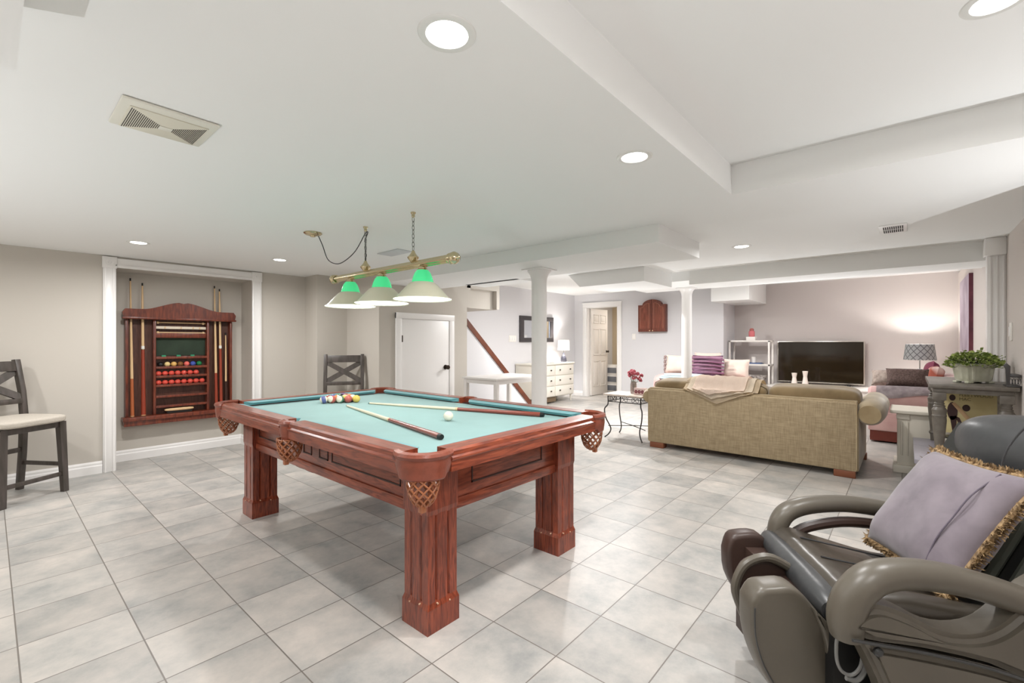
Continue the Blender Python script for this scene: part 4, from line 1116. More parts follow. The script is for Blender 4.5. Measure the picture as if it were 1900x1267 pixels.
# pink sofa at the back wall with cushions
t = thing('loveseat', 'dusty pink loveseat behind the olive sofa, mostly hidden', 'sofa', (8.1, 2.9, 0))
wobj('base', box(7.7, 8.6, 1.95, 3.36, .08, .36, .02), pinkfab, t)
wobj('back', cushion(bmesh.new(), 8.44, 2.68, .48, .26, 1.40, .40, p=5, n=8), pinkfab, t)
for y in (2.02, 3.28): wobj('arm', cushion(bmesh.new(), 8.05, y, .37, .86, .2, .52, p=5, n=8), pinkfab, t)
wobj('seat_cushion', cushion(bmesh.new(), 8.02, 2.66, .44, .74, 1.12, .18, p=5, n=8), pinkfab, t)
for x in (7.78, 8.52):
    for y in (2.05, 3.28): wobj('foot', box(x - .03, x + .03, y - .03, y + .03, 0, .085), footwood, t)
def seat_pillow(name, c, w, h, m, lb, lean=.25, seed=1, tassel=None, yaw=0, group='pillows on the pink loveseat', face=(1, 0)):
    bm = pillow_bm(w, h, .15, 14, .06, seed)
    fx, fy = face
    place(bm, c, (math.sin(yaw) * .3 if fx else 1, 1 if fx else .0, 0), (lean * fx, lean * fy, 1))
    t = thing(name, lb, 'pillow', (c[0], c[1], c[2] - h / 2), 0, group)
    wobj('cover', bm, m, t)
    return t
p = seat_pillow('ruffled_pillow', (8.12, 3.08, .80), .50, .34, cream_fab, 'cream pillow with brown ruffled ends at left end of the pink loveseat', .25, 2)
for s in (-1, 1):
    b_ = bmesh.new()
    for k in range(9): cushion(b_, 8.10 + .01 * (k % 2), 3.08 + s * (.25 + .012 * (k % 2)), .66 + .035 * k, .05, .05, .045, p=2, n=3)
    wobj('ruffle', b_, mat('ruffle_brown', (160, 140, 136), .9), p)
p = seat_pillow('cream_pillow', (8.30, 2.66, .84), .46, .36, cream_fab, 'cream pillow behind the round column on the pink loveseat', .25, 5)
stripe = bpy.data.materials.new('purple_ruched'); stripe.use_nodes = True
nt = stripe.node_tree; tcx = nt.nodes.new('ShaderNodeTexCoord'); wv_ = nt.nodes.new('ShaderNodeTexWave'); wv_.bands_direction = 'Z'; wv_.inputs['Scale'].default_value = 6; wv_.inputs['Distortion'].default_value = 2
wv_.inputs['Detail Scale'].default_value = 1.2
crx = nt.nodes.new('ShaderNodeValToRGB'); crx.color_ramp.elements[0].color = (*s2l((84, 48, 72)), 1); crx.color_ramp.elements[1].color = (*s2l((158, 118, 140)), 1)
nt.links.new(tcx.outputs['Object'], wv_.inputs[0]); nt.links.new(wv_.outputs[1], crx.inputs[0]); nt.links.new(crx.outputs[0], nt.nodes['Principled BSDF'].inputs['Base Color'])
nt.nodes['Principled BSDF'].inputs['Roughness'].default_value = .6
p = seat_pillow('ruched_pillow', (7.96, 2.55, .79), .50, .38, stripe, 'purple ruched striped pillow just right of the back column', .2, 8)
b_ = bmesh.new()
for k in range(6): tube(b_, [(7.90 + .0, 2.78, .63 + .06 * k), (7.86, 2.52, .635 + .06 * k), (7.90, 2.26, .63 + .055 * k)], .016, 7, smooth=4)
wobj('ruching', b_, mat('purple_satin', (124, 78, 104), .5), p)
p = seat_pillow('cream_pillow', (8.14, 2.14, .76), .40, .32, cream_fab, 'pale cream pillow at right end of the pink loveseat', .25, 11)
t = thing('folded_throw', 'light blue folded throw on front of the pink loveseat', 'throw', (7.5, 2.95, .53))
for k in range(3): wobj('fold', cushion(bmesh.new(), 7.72, 2.9 - .02 * k, .585 + .03 * k, .32, .7 - .05 * k, .035, p=6, n=6, wob=.04, seed=k), mat('light_blue_knit', (196, 216, 222), .95), t)
# ottoman carrying the throw is the loveseat seat front
# pink sofa along the right wall
t = thing('rolled_arm_sofa', 'dusty pink rolled arm sofa at the far right behind the grey console', 'sofa', (7.9, -.1, 0))
wobj('base', box(6.98, 8.7, -.52, .36, .14, .36, .02), pinkfab, t)
wobj('plinth', box(7.0, 8.7, -.5, .34, .02, .14), mat('sofa_plinth', (110, 48, 36), .5), t)
for x in (6.98, 8.5):
    bm = box(x + .02, x + .20, -.52, .35, .14, .52, .02); tube(bm, [(x + .11, -.52, .54), (x + .11, .33, .54), (x + .11, .36, .54)], [.125, .125, .10], 22)
    wobj('arm', bm, pinkfab, t)
wobj('back', cushion(bmesh.new(), 7.85, -.42, .54, 1.5, .22, .50, p=5, n=8), pinkfab, t)
wobj('seat_cushion', cushion(bmesh.new(), 7.85, -.05, .42, 1.3, .7, .18, p=5, n=8), pinkfab, t)
# throw on its arm
bm = bmesh.new(); NV = 16; NU = 10; rows_ = []
for i in range(NU + 1):
    y = -.42 + .70 * i / NU; row = []
    for j in range(NV + 1):
        a = PI * (.06 + .86 * j / NV) if j < 99 else 0
        rad = .137 + .004 * math.sin(8 * y + j)
        row.append(bm.verts.new((7.09 - rad * math.cos(a) * -1 * (-1), y, .54 + rad * math.sin(a) - (.03 * math.sin(9 * y) if j in (0, 1) else 0))))
    rows_.append(row)
for i in range(NU):
    for j in range(NV): bm.faces.new((rows_[i][j], rows_[i + 1][j], rows_[i + 1][j + 1], rows_[i][j + 1]))
bmesh.ops.solidify(bm, geom=bm.faces[:], thickness=.008)
solo('arm_throw', bm, mat('grey_lilac_throw', (190, 178, 180), .95, rgb2=(160, 148, 150), scale=16), 'grey lilac throw spread over the pink sofa arm nearest the console', 'throw', (7.09, -.07, .68))
p = seat_pillow('knit_pillow', (7.22, .0, .77), .40, .24, mat('brown_knit', (98, 80, 74), .95, rgb2=(72, 56, 52), scale=60, bump=.6, bscale=70), 'dark brown knitted pillow on the pink sofa arm beside the grey console', .5, 21, group='pillows on the rolled arm sofa')
p = seat_pillow('velvet_pillow', (8.2, -.24, .80), .30, .30, mat('maroon_velvet', (128, 62, 84), .8), 'maroon velvet pillow standing in front of the lattice lamp', .2, 22, group='pillows on the rolled arm sofa', face=(0, -1))
p = seat_pillow('plaid_pillow', (7.5, .18, .74), .34, .22, mat('taupe_check', (170, 156, 146), .95, rgb2=(140, 126, 118), scale=30), 'taupe checked pillow left of the dark knitted pillow', .5, 24, group='pillows on the rolled arm sofa')
p = seat_pillow('patterned_pillow', (7.7, -.27, .80), .40, .20, mat('rust_pattern', (222, 204, 196), .9, rgb2=(160, 84, 66), scale=7, detail=0), 'cream and rust patterned pillow behind the potted plant', .2, 23, group='pillows on the rolled arm sofa', face=(0, -1))
# end table + lattice lamp
t = thing('end_table', 'small white end table carrying the lattice shaded lamp', 'table', (8.95, -.15, 0))
wobj('table_top', box(8.75, 9.2, -.4, .1, .58, .61, .004), white_m, t)
for x in (8.77, 9.14):
    for y in (-.38, .04): wobj('leg', box(x, x + .04, y, y + .04, 0, .58), white_m, t)
t = thing('lattice_lamp', 'table lamp with grey lattice drum shade glowing against the far wall', 'lamp', (8.9, -.14, .61))
obj('base', bx(box(-.05, .05, -.05, .05, 0, .12, .006), -.03, .03, -.03, .03, .12, .20, .006), mat('lamp_base_dark', (70, 66, 70), .3), t)
obj('stem', tube(bmesh.new(), [(0, 0, .2), (0, 0, .57)], .006, 8), chain_m, t)
lm = bpy.data.materials.new('lattice_shade'); lm.use_nodes = True; nt = lm.node_tree; N_ = nt.nodes
tc_ = N_.new('ShaderNodeTexCoord'); sp = N_.new('ShaderNodeSeparateXYZ'); at = N_.new('ShaderNodeMath'); at.operation = 'ARCTAN2'
nt.links.new(tc_.outputs['Object'], sp.inputs[0]); nt.links.new(sp.outputs[1], at.inputs[0]); nt.links.new(sp.outputs[0], at.inputs[1])
outs = []
for sg in (1, -1):
    m1 = N_.new('ShaderNodeMath'); m1.operation = 'MULTIPLY'; m1.inputs[1].default_value = 14 / (2 * PI)
    m2 = N_.new('ShaderNodeMath'); m2.operation = 'MULTIPLY_ADD'; m2.inputs[1].default_value = sg * 11.0
    fr_ = N_.new('ShaderNodeMath'); fr_.operation = 'FRACT'; lt_ = N_.new('ShaderNodeMath'); lt_.operation = 'LESS_THAN'; lt_.inputs[1].default_value = .16
    nt.links.new(at.outputs[0], m1.inputs[0]); nt.links.new(sp.outputs[2], m2.inputs[0]); nt.links.new(m1.outputs[0], m2.inputs[2])
    nt.links.new(m2.outputs[0], fr_.inputs[0]); nt.links.new(fr_.outputs[0], lt_.inputs[0]); outs.append(lt_)
mxx = N_.new('ShaderNodeMath'); mxx.operation = 'MAXIMUM'; nt.links.new(outs[0].outputs[0], mxx.inputs[0]); nt.links.new(outs[1].outputs[0], mxx.inputs[1])
cmx = N_.new('ShaderNodeMix'); cmx.data_type = 'RGBA'; cmx.inputs[6].default_value = (*s2l((158, 162, 162)), 1); cmx.inputs[7].default_value = (*s2l((96, 98, 100)), 1)
nt.links.new(mxx.outputs[0], cmx.inputs[0]); nt.links.new(cmx.outputs[2], N_['Principled BSDF'].inputs['Base Color']); N_['Principled BSDF'].inputs['Roughness'].default_value = .8
bm = bmesh.new(); lathe(bm, [(.185, .33), (.158, .56), (.154, .56), (.181, .33)], seg=40)
obj('lamp_shade', bm, lm, t)
# canvas on right wall
t = thing('canvas_painting', 'deep purple edged canvas hung on the right wall seen nearly edge on', 'painting', (7.93, WY0, 1.0))
wobj('canvas_edge', box(7.36, 8.5, WY0, WY0 + .036, 1.0, 1.99), mat('canvas_maroon', (110, 52, 66), .7, rgb2=(70, 30, 42), scale=5), t, smooth=False)
wobj('picture_surface', box(7.362, 8.498, WY0 + .036, WY0 + .0385, 1.002, 1.988), mat('canvas_lilac', (196, 184, 196), .6, rgb2=(160, 144, 160), scale=3), t, smooth=False)

# ------------------------------------------------------------------ grey console with plant
GX0, GX1, GY0, GY1 = 4.43, 5.42, -.56, -.12
t = thing('console', 'dark grey painted console with turned legs and low lower tier', 'console table', (4.9, -.3, 0))
wobj('table_top', bevel_all(poly(bmesh.new(), [(GX0, GY0, .872), (5.03, GY0, .872), (5.03, -.45, .872), (GX1, -.45, .872), (GX1, GY1, .872), (GX0, GY1, .872)], (0, 0, .028)), .005), greydesk, t)
wobj('apron', bx(box(GX0 + .03, 5.0, GY0 + .02, GY1 - .02, .835, .872, .003), 5.0, GX1 - .03, -.44, GY1 - .02, .835, .872), greydesk, t)
prof = [(0, .35), (.022, .35), (.024, .40), (.034, .42), (.024, .44), (.026, .47), (.034, .56), (.040, .64), (.038, .665), (.042, .672), (.038, .68), (.040, .70), (.042, .715), (.030, .735), (.034, .742), (.026, .75), (.030, .76), (.024, .768), (.028, .78), (.036, .79), (0, .79)]
for x in (GX0 + .055, GX1 - .055):
    for y in (GY0 + .055 if x < 5 else -.40, GY1 - .055):
        bm = bmesh.new(); lathe(bm, prof, (x, y, 0), 20); bx(bm, x - .036, x + .036, y - .036, y + .036, .785, .84, .003)
        wobj('leg', bm, greydesk, t)
wobj('lower_tier', bx(box(GX0 - .01, 5.03, GY0, GY1 + .08, .315, .35, .004), 5.03, GX1, -.45, GY1 + .08, .315, .35), mat('tier_grey', (150, 146, 156), .35), t)
wobj('lower_cabinet', bx(box(GX0 + .02, 5.03, GY0, GY1 + .05, .03, .315, .003), 5.03, GX1 - .02, -.45, GY1 + .05, .03, .315), mat('lower_dark', (84, 80, 78), .5), t)
g = bmesh.new()
for k in range(3): bx(g, GX0 + .012, GX0 + .022, GY0 + .03 + .135 * k, GY0 + .13 + .135 * k, .20, .29, .002)
wobj('grille', g, mat('grille_dark', (44, 42, 40), .5), t)
wobj('base', bx(box(GX0 + .03, 5.03, GY0, GY1 + .04, 0, .03), 5.03, GX1 - .03, -.45, GY1 + .04, 0, .03), greydesk, t)
# items on lower tier
solo('wooden_box', box(4.60, 4.95, -.46, -.17, .351, .455, .004), mat('orange_wood', (168, 86, 56), .4, rgb2=(140, 66, 42), scale=8, stretch=(6, 1, 6)), 'reddish wooden box on the lower tier of grey console', 'box', (4.78, -.31, .351))
t = thing('turntable', 'slim black and silver record player on the reddish wooden box', 'record player', (4.78, -.31, .456))
wobj('plinth', box(4.62, 4.93, -.45, -.19, .456, .478, .003), mat('silver_grey', (180, 178, 176), .3, metal=.5), t)
b_ = bmesh.new(); lathe(b_, [(0, .478), (.115, .478), (.115, .486), (0, .486)], (4.78, -.32, 0), 30); wobj('platter', b_, black_m, t)
# record sleeve leaning
t = thing('record_sleeve', 'cream record sleeve with dark figures standing under the grey console top', 'record', (4.96, -.34, .49))
rc = bmesh.new(); bx(rc, 4.955, 4.962, -.46 - .05, -.185, .489, .812)
wobj('sleeve', rc, mat('sleeve_cream', (222, 210, 160), .6, rgb2=(208, 192, 140), scale=5), t, smooth=False)
dk = bmesh.new()
def ell(bm, cy, cz, ry, rz, x=4.9535): poly(bm, [(x, cy + ry * math.cos(a), cz + rz * math.sin(a)) for a in [2 * PI * k / 16 for k in range(16)]], (-.001, 0, 0))
ell(dk, -.268, .765, .018, .024); ell(dk, -.345, .69, .022, .026); ell(dk, -.268, .66, .03, .07)
poly(dk, [(4.9535, -.253, .62), (4.9535, -.293, .62), (4.9535, -.288, .50), (4.9535, -.268, .50)], (-.001, 0, 0))
poly(dk, [(4.9535, -.278, .63), (4.9535, -.308, .61), (4.9535, -.348, .50), (4.9535, -.328, .50)], (-.001, 0, 0))
wobj('figure_print', dk, mat('print_dark', (60, 36, 34), .6), t, smooth=False)
dk = bmesh.new(); poly(dk, [(4.9532, -.263, .72), (4.9532, -.283, .73), (4.9532, -.365, .62), (4.9532, -.345, .60)], (-.001, 0, 0))
wobj('sash_print', dk, mat('print_tan', (206, 170, 130), .6), t, smooth=False)
tx = bpy.data.curves.new('lettering', 'FONT'); tx.body = 'FLEETWOOD\nMAC'; tx.size = .031; tx.extrude = .0004
to = bpy.data.objects.new('lettering_tmp', tx); COL.objects.link(to)
dg = bpy.context.evaluated_depsgraph_get(); me = bpy.data.meshes.new_from_object(to.evaluated_get(dg)); bpy.data.objects.remove(to)
bm = bmesh.new(); bm.from_mesh(me); bm.transform(Matrix.Translation((4.9535, -.305, .778)) @ Matrix(((0, 0, 1, 0), (-1, 0, 0, 0), (0, 1, 0, 0), (0, 0, 0, 1))))
bmesh.ops.scale(bm, vec=(1, 1, 1), verts=bm.verts[:])
wobj('lettering', bm, mat('print_letters', (110, 100, 70), .6), t, smooth=False)
# planter
t = thing('potted_plant', 'bushy green plant in fluted cream oval planter on grey console', 'potted plant', (4.75, -.368, .901), R(-50))
n = 48; bm = bmesh.new(); rings = []
for z, s in ((.012, .80), (.03, .86), (.12, .97), (.128, 1.05), (.142, 1.06), (.142, .95), (.06, .85)):
    ring = []
    for k in range(n):
        a = 2 * PI * k / n; fl_ = 1 + (.035 * (1 if k % 4 < 2 else -1) if .02 < z < .125 else 0)
        c_, s_ = math.cos(a), math.sin(a)
        ring.append(bm.verts.new((math.copysign(abs(c_) ** .6, c_) * .112 * s * fl_, math.copysign(abs(s_) ** .6, s_) * .082 * s * fl_, z)))
    rings.append(ring)
for a, b in zip(rings[:-1], rings[1:]):
    for k in range(n): bm.faces.new((a[k], a[(k + 1) % n], b[(k + 1) % n], b[k]))
bm.faces.new(rings[0]); bm.faces.new(rings[-1])
obj('planter', bm, mat('planter_cream', (206, 206, 188), .4, rgb2=(180, 180, 158), scale=12), t, ang=20)
for x in (-.075, .075):
    for y in (-.045, .045): obj('planter_foot', box(x - .02, x + .02, y - .015, y + .015, 0, .014, .003), mat('planter_cream', (206, 206, 188), .4), t)
rnd = random.Random(5); lf = bmesh.new(); stm = bmesh.new()
for k in range(900):
    a = rnd.uniform(0, 2 * PI); rr = math.sqrt(rnd.random())
    x = rr * math.cos(a) * .175; y = rr * math.sin(a) * .12; z = .145 + (1 - rr * rr) * .075 * rnd.uniform(.4, 1.1) + rnd.uniform(-.012, .02) - (.02 if rr > .8 else 0)
    p = Vector((x, y, z))
    if k % 8 == 0: tube(stm, [(x * .4, y * .4, .13), (x * .8, y * .8, z * .92), p], .0016, 4)
    d = Vector((math.cos(a + rnd.uniform(-1, 1)), math.sin(a + rnd.uniform(-1, 1)), rnd.uniform(-.2, .9))).normalized()
    s_ = d.cross(Vector((rnd.uniform(-1, 1), rnd.uniform(-1, 1), 1))).normalized(); nn = s_.cross(d) * .002
    l = rnd.uniform(.016, .03); w_ = l * .42
    v = [lf.verts.new(p), lf.verts.new(p + d * l * .5 + s_ * w_ + nn), lf.verts.new(p + d * l), lf.verts.new(p + d * l * .5 - s_ * w_ + nn)]
    lf.faces.new(v)
for k in range(26):
    a = rnd.uniform(-.5, .5) + (0 if rnd.random() < .6 else PI); p = Vector((math.cos(a) * rnd.uniform(.15, .215), math.sin(a) * .11, rnd.uniform(.14, .2)))
    tube(stm, [(p.x * .5, p.y * .5, .15), p], .0013, 4)
    sphere(lf, p, .004, 5, 4)
obj('stems', stm, mat('plant_stem', (70, 84, 40), .7), t)
obj('foliage', lf, mat('plant_leaf', (176, 190, 104), .6, rgb2=(104, 128, 58), scale=50), t, smooth=False)
# dark metal bench ornament at right end
t = thing('cast_ornament', 'small dark cast metal scrollwork ornament at the right edge of grey console', 'ornament', (4.50, -.53, .901))
dm = mat('cast_dark', (74, 72, 72), .4, metal=.3)
wobj('base', box(4.44, 4.60, -.565, -.50, .901, .912, .002), dm, t)
wobj('side_post', bevel_all(poly(bmesh.new(), [(4.44, -.515, .91), (4.44, -.50, .91), (4.44, -.495, 1.02), (4.44, -.485, 1.045), (4.44, -.50, 1.06), (4.44, -.518, 1.04)], (.02, 0, 0)), .002), dm, t)
wobj('rail', box(4.44, 4.60, -.565, -.515, .965, .985, .003), dm, t)
sc = bmesh.new()
for k in range(4): tube(sc, [(4.442, -.558 + .013 * k + .006 * math.cos(a), .938 + .02 * math.sin(a)) for a in [2 * PI * j / 8 for j in range(8)]], .0022, 5, closed=True)
wobj('scrollwork', sc, dm, t)
# white pedestal stand
t = thing('pedestal_cabinet', 'white small pedestal cabinet with fluted corner between pink sofa and console', 'side cabinet', (5.68, -.1, 0))
wp = mat('antique_white', (230, 224, 210), .45)
wobj('top', box(5.47, 5.95, -.40, .12, .545, .575, .006), wp, t)
wobj('body', box(5.52, 5.90, -.36, .07, .07, .545, .004), wp, t)
wobj('fluting', bx(bx(box(5.508, 5.522, .03, .045, .16, .47, .004), 5.508, 5.522, -.01, .004, .16, .47, .004), 5.505, 5.53, -.02, .075, .49, .545, .003), wp, t)
wobj('base', box(5.49, 5.93, -.38, .10, 0, .07, .008), wp, t)

# ------------------------------------------------------------------ massage chair (built in chair space: x = back, y = away from camera side, z up)
MC = thing('massage_chair', 'dark taupe leather reclining massage chair with looping arms and calf pads', 'massage chair', (0, 0, 0))
MC.location = (1.146, .995, 0)      # origin below the camera-aligned frame point
MC.rotation_euler = (0, 0, YAW - PI / 2)
# local coordinates: lx = camera right, ly = camera depth, offset so that local (0,0) is world (1.146,.995)
O_ = Vector((1.146, .995, 0))
OX = O_.x * math.sin(YAW) - O_.y * math.cos(YAW); OY = O_.x * math.cos(YAW) + O_.y * math.sin(YAW)
def C(px, d, h=None, py=None):
    """photo column px, depth d -> local chair point"""
    x = (px - 950) / F_PX * d
    if h is None: h = EYE - (py - 634.5) / F_PX * d
    return Vector((x - OX, d - OY, h))
def mc(name, bm, m, parent=None, **k): return obj(name, bm, m, parent or MC, **k)
# calf pads: outline in photo px at the pad's near face depth, thickness away
def pad(outline, d, th, m, name, bev=.018):
    P_ = [C(x, d, py=y) for x, y in outline]
    P_ = [p_ for p_ in smooth_path(P_ + [P_[0]], 3)][:-1]
    bm = poly(bmesh.new(), P_, (0, th, 0))
    es = [e for e in bm.edges if len(e.link_faces) == 2 and e.calc_face_angle(0) > 1.0]
    bmesh.ops.bevel(bm, geom=es, offset=bev, segments=3, affect='EDGES', profile=.5)
    return bm
near_pad = [(1396, 1122), (1412, 1098), (1440, 1093), (1478, 1094), (1508, 1122), (1536, 1165), (1542, 1240), (1548, 1310), (1535, 1350), (1480, 1330), (1440, 1285), (1412, 1235), (1397, 1180)]
mc('calf_pad', pad(near_pad, 1.30, .085, leather_t, '', .016), leather_t)
mid_pad = [(1372, 1085), (1388, 1052), (1412, 1040), (1450, 1042), (1484, 1072), (1500, 1130), (1500, 1220), (1470, 1235), (1430, 1195), (1392, 1140)]
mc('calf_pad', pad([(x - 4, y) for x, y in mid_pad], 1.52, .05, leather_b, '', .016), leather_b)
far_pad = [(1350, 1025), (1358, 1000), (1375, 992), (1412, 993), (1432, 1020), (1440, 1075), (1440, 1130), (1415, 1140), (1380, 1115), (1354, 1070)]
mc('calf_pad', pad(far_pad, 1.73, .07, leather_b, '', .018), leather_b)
# raised rim of the middle pad
rim = [C(x - 6, 1.515, py=y) for x, y in ((1478, 1058), (1440, 1036), (1410, 1036), (1384, 1052), (1370, 1088), (1380, 1125), (1396, 1160), (1416, 1192), (1440, 1225))]
mc('pad_rim', tube(bmesh.new(), rim, .014, 10, smooth=4), leather_t)
# well back panel between pads
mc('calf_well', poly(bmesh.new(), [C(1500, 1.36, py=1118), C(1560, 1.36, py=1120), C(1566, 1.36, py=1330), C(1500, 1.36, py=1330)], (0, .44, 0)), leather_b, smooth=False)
mc('footrest_side', pad([(1510, 1128), (1545, 1165), (1553, 1190), (1556, 1300), (1548, 1345), (1532, 1340), (1540, 1280), (1536, 1200)], 1.285, .08, leather_t, '', .008), leather_t)
# seat front roll
mc('front_roll', tube(bmesh.new(), [C(1428, 1.80, py=995), C(1433, 1.745, py=1006), C(1475, 1.55, py=1052), C(1530, 1.36, py=1112), C(1548, 1.30, py=1135)], [.028, .038, .046, .046, .034], 18, smooth=5, flat=(1, .9)), leather_d)
# seat cushion as loft
def loft(rows, th=.03):
    bm = bmesh.new(); G_ = []
    for r_ in rows: G_.append([bm.verts.new(p_) for p_ in smooth_path(r_, 5)])
    # smooth across rows
    for a, b in zip(G_[:-1], G_[1:]):
        for k in range(len(a) - 1): bm.faces.new((a[k], a[k + 1], b[k + 1], b[k]))
    bmesh.ops.recalc_face_normals(bm, faces=bm.faces[:])
    bmesh.ops.subdivide_edges(bm, edges=bm.edges[:], cuts=1, use_grid_fill=True, smooth=.6)
    bmesh.ops.solidify(bm, geom=bm.faces[:], thickness=th)
    return bm
def PL(x, y, z): return Vector((x - OX, y - OY, z))
rows = []
for f, xs in ((0, 0), (.33, 0), (.66, 0), (1, 0)):
    y = 1.27 + .50 * f; x0_ = .93 + .085 * f
    rows.append([PL(x0_ - .01, y, .40), PL(x0_ + .0, y, .455), PL(x0_ + .05, y, .482), PL(x0_ + .18, y, .452 - .01 * f), PL(x0_ + .38, y, .415 - .03 * f), PL(x0_ + .58, y, .40 - .04 * f)])
sc_ = mc('seat_cushion', loft(rows, .08), leather_s, ang=60)
b_ = bmesh.new()
for f in (.2, .5, .8): tube(b_, [PL(.93 + .085 * f + .06 + .1 * k, 1.27 + .5 * f, .484 - .019 * k - .006 * f * k) for k in range(5)], .003, 5)
obj('seat_seam', b_, leather_d, sc_)
mc('seat_bolster', tube(bmesh.new(), [PL(.98, 1.30, .455), PL(1.10, 1.285, .45), PL(1.30, 1.27, .42), PL(1.5, 1.26, .41)], [.03, .045, .045, .03], 12, smooth=4), leather_s)
# seat base under everything
mc('seat_base', box(PL(1.02, 0, 0).x, PL(1.66, 0, 0).x, PL(0, 1.29, 0).y, PL(0, 1.74, 0).y, .06, .40, .02), mat('base_black', (26, 24, 24), .5))
# arms
near_c = [(1570, 1178), (1569, 1145), (1583, 1105), (1620, 1072), (1675, 1064), (1740, 1070), (1800, 1083), (1860, 1102), (1920, 1125), (1985, 1158), (2040, 1210)]
near_d = [1.19, 1.19, 1.185, 1.18, 1.18, 1.18, 1.18, 1.18, 1.18, 1.18, 1.18]
pa = [C(x, d, py=y) for (x, y), d in zip(near_c, near_d)]
mc('armrest', tube(bmesh.new(), pa, [.036, .042, .041, .040, .038, .037, .036, .036, .036, .036, .034], 20, smooth=5, flat=(1.15, 1)), leather_t)
far_c = [(1437, 1000), (1446, 968), (1463, 948), (1500, 937), (1560, 934), (1620, 941), (1670, 952), (1730, 968), (1780, 985)]
pf = [C(x, 1.80, py=y) for x, y in far_c]
mc('armrest', tube(bmesh.new(), pf, [.030, .034, .034, .033, .032, .032, .032, .032, .03], 18, smooth=5, flat=(1.15, 1)), leather_t)
mc('armrest_lining', tube(bmesh.new(), [C(x, 1.785, py=y + 20) for x, y in ((1470, 972), (1500, 957), (1560, 948), (1620, 952), (1670, 962), (1730, 978))], .02, 10, smooth=4), leather_b)
# side shell (near), from arm foot sweeping to the back
def shell(outline, d0, d1, m, name):
    P_ = [C(x, d0, py=y) for x, y in outline]; P_ = smooth_path(P_ + [P_[0]], 3)[:-1]
    bm = poly(bmesh.new(), P_, (0, d1 - d0, 0))
    es = [e for e in bm.edges if len(e.link_faces) == 2 and e.calc_face_angle(0) > 1.0]
    bmesh.ops.bevel(bm, geom=es, offset=.02, segments=3, affect='EDGES')
    return mc(name, bm, m)
shell([(1577, 1165), (1600, 1140), (1640, 1130), (1700, 1150), (1760, 1180), (1820, 1186), (1870, 1170), (1920, 1130), (1975, 1090), (2050, 1090), (2080, 1250), (1980, 1290), (1850, 1240), (1720, 1210), (1620, 1195)], 1.14, 1.24, leather_t, 'side_shell')
shell([(1600, 1195), (1700, 1212), (1850, 1245), (1980, 1290), (2060, 1330), (2060, 1520), (1700, 1520), (1660, 1330), (1625, 1240)], 1.15, 1.23, leather_t, 'side_panel')
mc('side_seam', tube(bmesh.new(), [C(x, 1.138, py=y) for x, y in ((1582, 1188), (1640, 1198), (1720, 1212), (1850, 1244), (1950, 1280))], .004, 6, smooth=3), leather_d)
b_ = bmesh.new(); cc = C(1630, 1.148, py=1210); lathe(b_, [(0, -.006), (.008, -.006), (.012, -.002), (.012, .004)], cc, 16, axis='y'); mc('button', b_, leather_d)
# far side shell
P_ = [C(1442, 1.80, py=1000), C(1470, 1.80, py=1000), C(1530, 1.80, py=1040), C(1800, 1.80, py=1060), C(1850, 1.80, py=1200), C(1480, 1.80, py=1180)]
mc('side_shell', bevel_all(poly(bmesh.new(), P_, (0, .05, 0)), .01), leather_t)
mc('pad_seam', tube(bmesh.new(), [C(x, 1.298, py=y) for x, y in ((1401, 1128), (1402, 1180), (1418, 1236), (1446, 1284))], .002, 6, smooth=4), leather_d)
# cable loop in the gap
b_ = bmesh.new()
tube(b_, [C(x, 1.22, py=y) for x, y in ((1556, 1175), (1552, 1195), (1553, 1225), (1562, 1245), (1580, 1252), (1596, 1238), (1600, 1210), (1592, 1185), (1578, 1170))], .0045, 8, smooth=5)
tube(b_, [C(x, 1.225, py=y) for x, y in ((1575, 1172), (1590, 1190), (1606, 1215), (1604, 1245), (1590, 1262), (1570, 1258))], .006, 8, smooth=5)
mc('cable', b_, mat('cable_grey', (120, 120, 118), .4))
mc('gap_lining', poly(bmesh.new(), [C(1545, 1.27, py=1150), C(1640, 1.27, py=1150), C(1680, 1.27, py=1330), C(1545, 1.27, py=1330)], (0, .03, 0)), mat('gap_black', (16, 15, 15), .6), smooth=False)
mc('floor_skid', bx(box(PL(1.0, 0, 0).x, PL(1.72, 0, 0).x, PL(0, 1.22, 0).y, PL(0, 1.27, 0).y, 0, .07, .01), PL(1.0, 0, 0).x, PL(1.72, 0, 0).x, PL(0, 1.72, 0).y, PL(0, 1.77, 0).y, 0, .07, .01), mat('base_black', (26, 24, 24), .5))
# backrest: ribbed leather slab
rows = []
for f in (0, .5, 1):
    y = 1.26 + .50 * f
    rows.append([PL(1.42, y, .44), PL(1.50, y, .56), PL(1.60, y, .72), PL(1.68, y, .84)])
bkr = mc('backrest', loft([[q_ + Vector((.12, 0, 0)) for q_ in r_] for r_ in rows], .09), mat('back_leather', (44, 44, 42), .25, bump=.3, bscale=12), ang=60)
b_ = bmesh.new()
for f in (.08, .22, .36, .5, .64, .78, .92): tube(b_, [PL(1.40, 1.26 + .5 * f, .445), PL(1.475, 1.26 + .5 * f, .56), PL(1.575, 1.26 + .5 * f, .72)], .016, 8, smooth=3)
obj('rib', b_, mat('rib_leather', (84, 86, 78), .25), bkr)
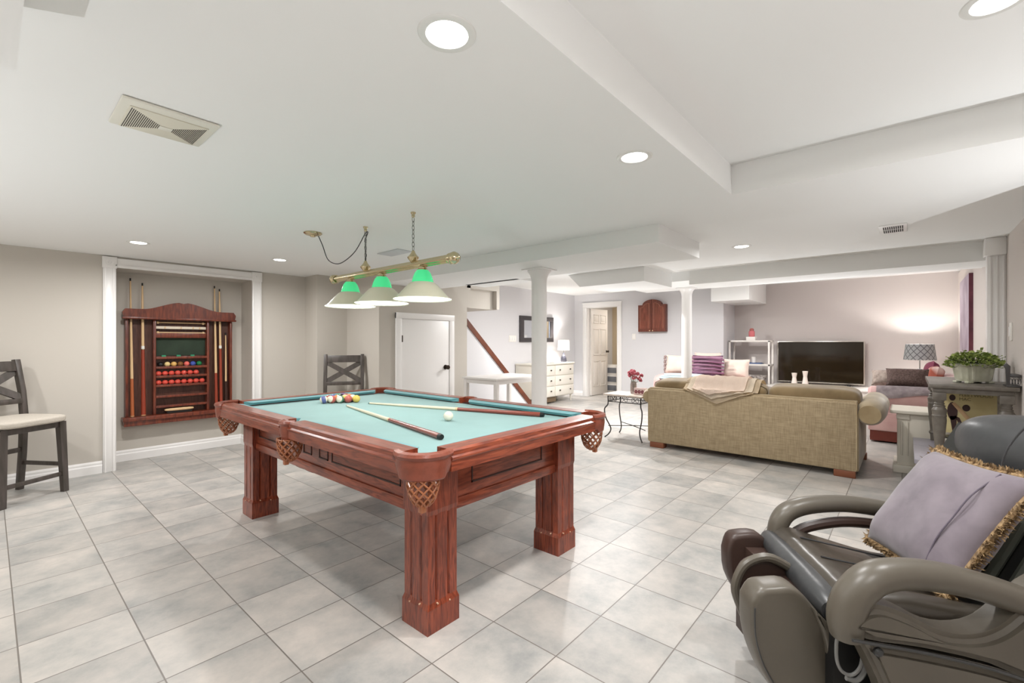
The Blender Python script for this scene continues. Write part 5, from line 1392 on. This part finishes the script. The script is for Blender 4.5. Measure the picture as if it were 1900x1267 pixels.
# headrest and neck roll
M_ = Matrix.Rotation(R(-20), 4, 'Y')
hp = PL(1.84, 1.52, .80)
mc('headrest', cushion(bmesh.new(), hp.x, hp.y, hp.z, .40, .58, .27, p=2.6, n=18, M=Matrix.Rotation(R(12), 4, 'Y'), wob=.015), leather_d)
mc('headrest_piping', tube(bmesh.new(), [PL(1.66, 1.25, .69), PL(1.635, 1.40, .70), PL(1.63, 1.55, .71), PL(1.65, 1.70, .72), PL(1.72, 1.79, .74)], .008, 8, smooth=4), mat('piping_dark', (40, 40, 42), .4))
mc('headrest_seam', tube(bmesh.new(), [C(x, 1.40, py=y) for x, y in ((1925, 775), (1895, 800), (1868, 835), (1856, 875))], .003, 6, smooth=4), mat('piping_dark', (40, 40, 42), .4))
mc('neck_roll', tube(bmesh.new(), [PL(1.66, 1.30, .63), PL(1.655, 1.5, .635), PL(1.68, 1.74, .65)], [.06, .065, .05], 16, smooth=4), leather_d)

# fringed pillow on the chair
def W(l): # local chair -> world
    return MC.matrix_basis @ l
bpy.context.view_layer.update()
A = W(PL(1.345, 1.70, .465)); D = W(PL(1.235, 1.26, .465)); B = W(PL(1.575, 1.715, .79)); Cc = W(PL(1.475, 1.29, .82))
ctr = (A + B + Cc + D) / 4 + Vector((0, 0, .0))
ax = ((D - A) + (Cc - B)) / 2; ay = ((B - A) + (Cc - D)) / 2
t = thing('fringed_pillow', 'lavender velvet pillow with gold fringe lying on the massage chair seat', 'pillow', ctr - Vector((0, 0, .18)))
pw, ph_ = ax.length, ay.length
bm = pillow_bm(pw, ph_, .15, 26, .07, 4)
seam = tube(bmesh.new(), [(pw * .33, -ph_ * .44, .043), (pw * .345, -ph_ * .2, .069), (pw * .35, 0, .071), (pw * .35, ph_ * .2, .069), (pw * .345, ph_ * .43, .043)], .0022, 6, smooth=4)
place(bm, ctr, ax, ay); place(seam, ctr, ax, ay)
wobj('cover', bm, velvet, t, ang=80); wobj('zip_seam', seam, mat('seam_grey', (92, 84, 96), .7), t)
fb = bmesh.new(); rnd = random.Random(9)
def per(s):
    s = s % 4; k = int(s); f = s - k; a = 2 * f - 1
    p_ = [(a, -1), (1, a), (-a, 1), (-1, -a)][k]
    kx = 1 - .07 * (1 - p_[1] ** 2) * abs(p_[0]) ** 3; ky = 1 - .07 * (1 - p_[0] ** 2) * abs(p_[1]) ** 3
    return Vector((p_[0] * pw / 2 * kx, p_[1] * ph_ / 2 * ky, 0)), Vector([(0, -1, 0), (1, 0, 0), (0, 1, 0), (-1, 0, 0)][k])
tube(fb, [per(4 * k / 80)[0] for k in range(80)], .009, 8, closed=True)
for k in range(2600):
    p_, o_ = per(rnd.uniform(0, 4))
    d = (o_ + Vector((rnd.uniform(-.6, .6), rnd.uniform(-.6, .6), rnd.uniform(-.8, .8)))).normalized()
    l = rnd.uniform(.014, .028); s_ = d.cross(Vector((rnd.uniform(-1, 1), rnd.uniform(-1, 1), rnd.uniform(-1, 1)))).normalized() * .0024
    q_ = p_ + Vector((0, 0, rnd.uniform(-.008, .008)))
    v = [fb.verts.new(q_ - s_), fb.verts.new(q_ + s_), fb.verts.new(q_ + d * l * .7 + s_ * 1.2 + Vector((0, 0, -.004))), fb.verts.new(q_ + d * l)]
    fb.faces.new(v)
place(fb, ctr, ax, ay)
wobj('fringe', fb, fringe_m, t, smooth=False)
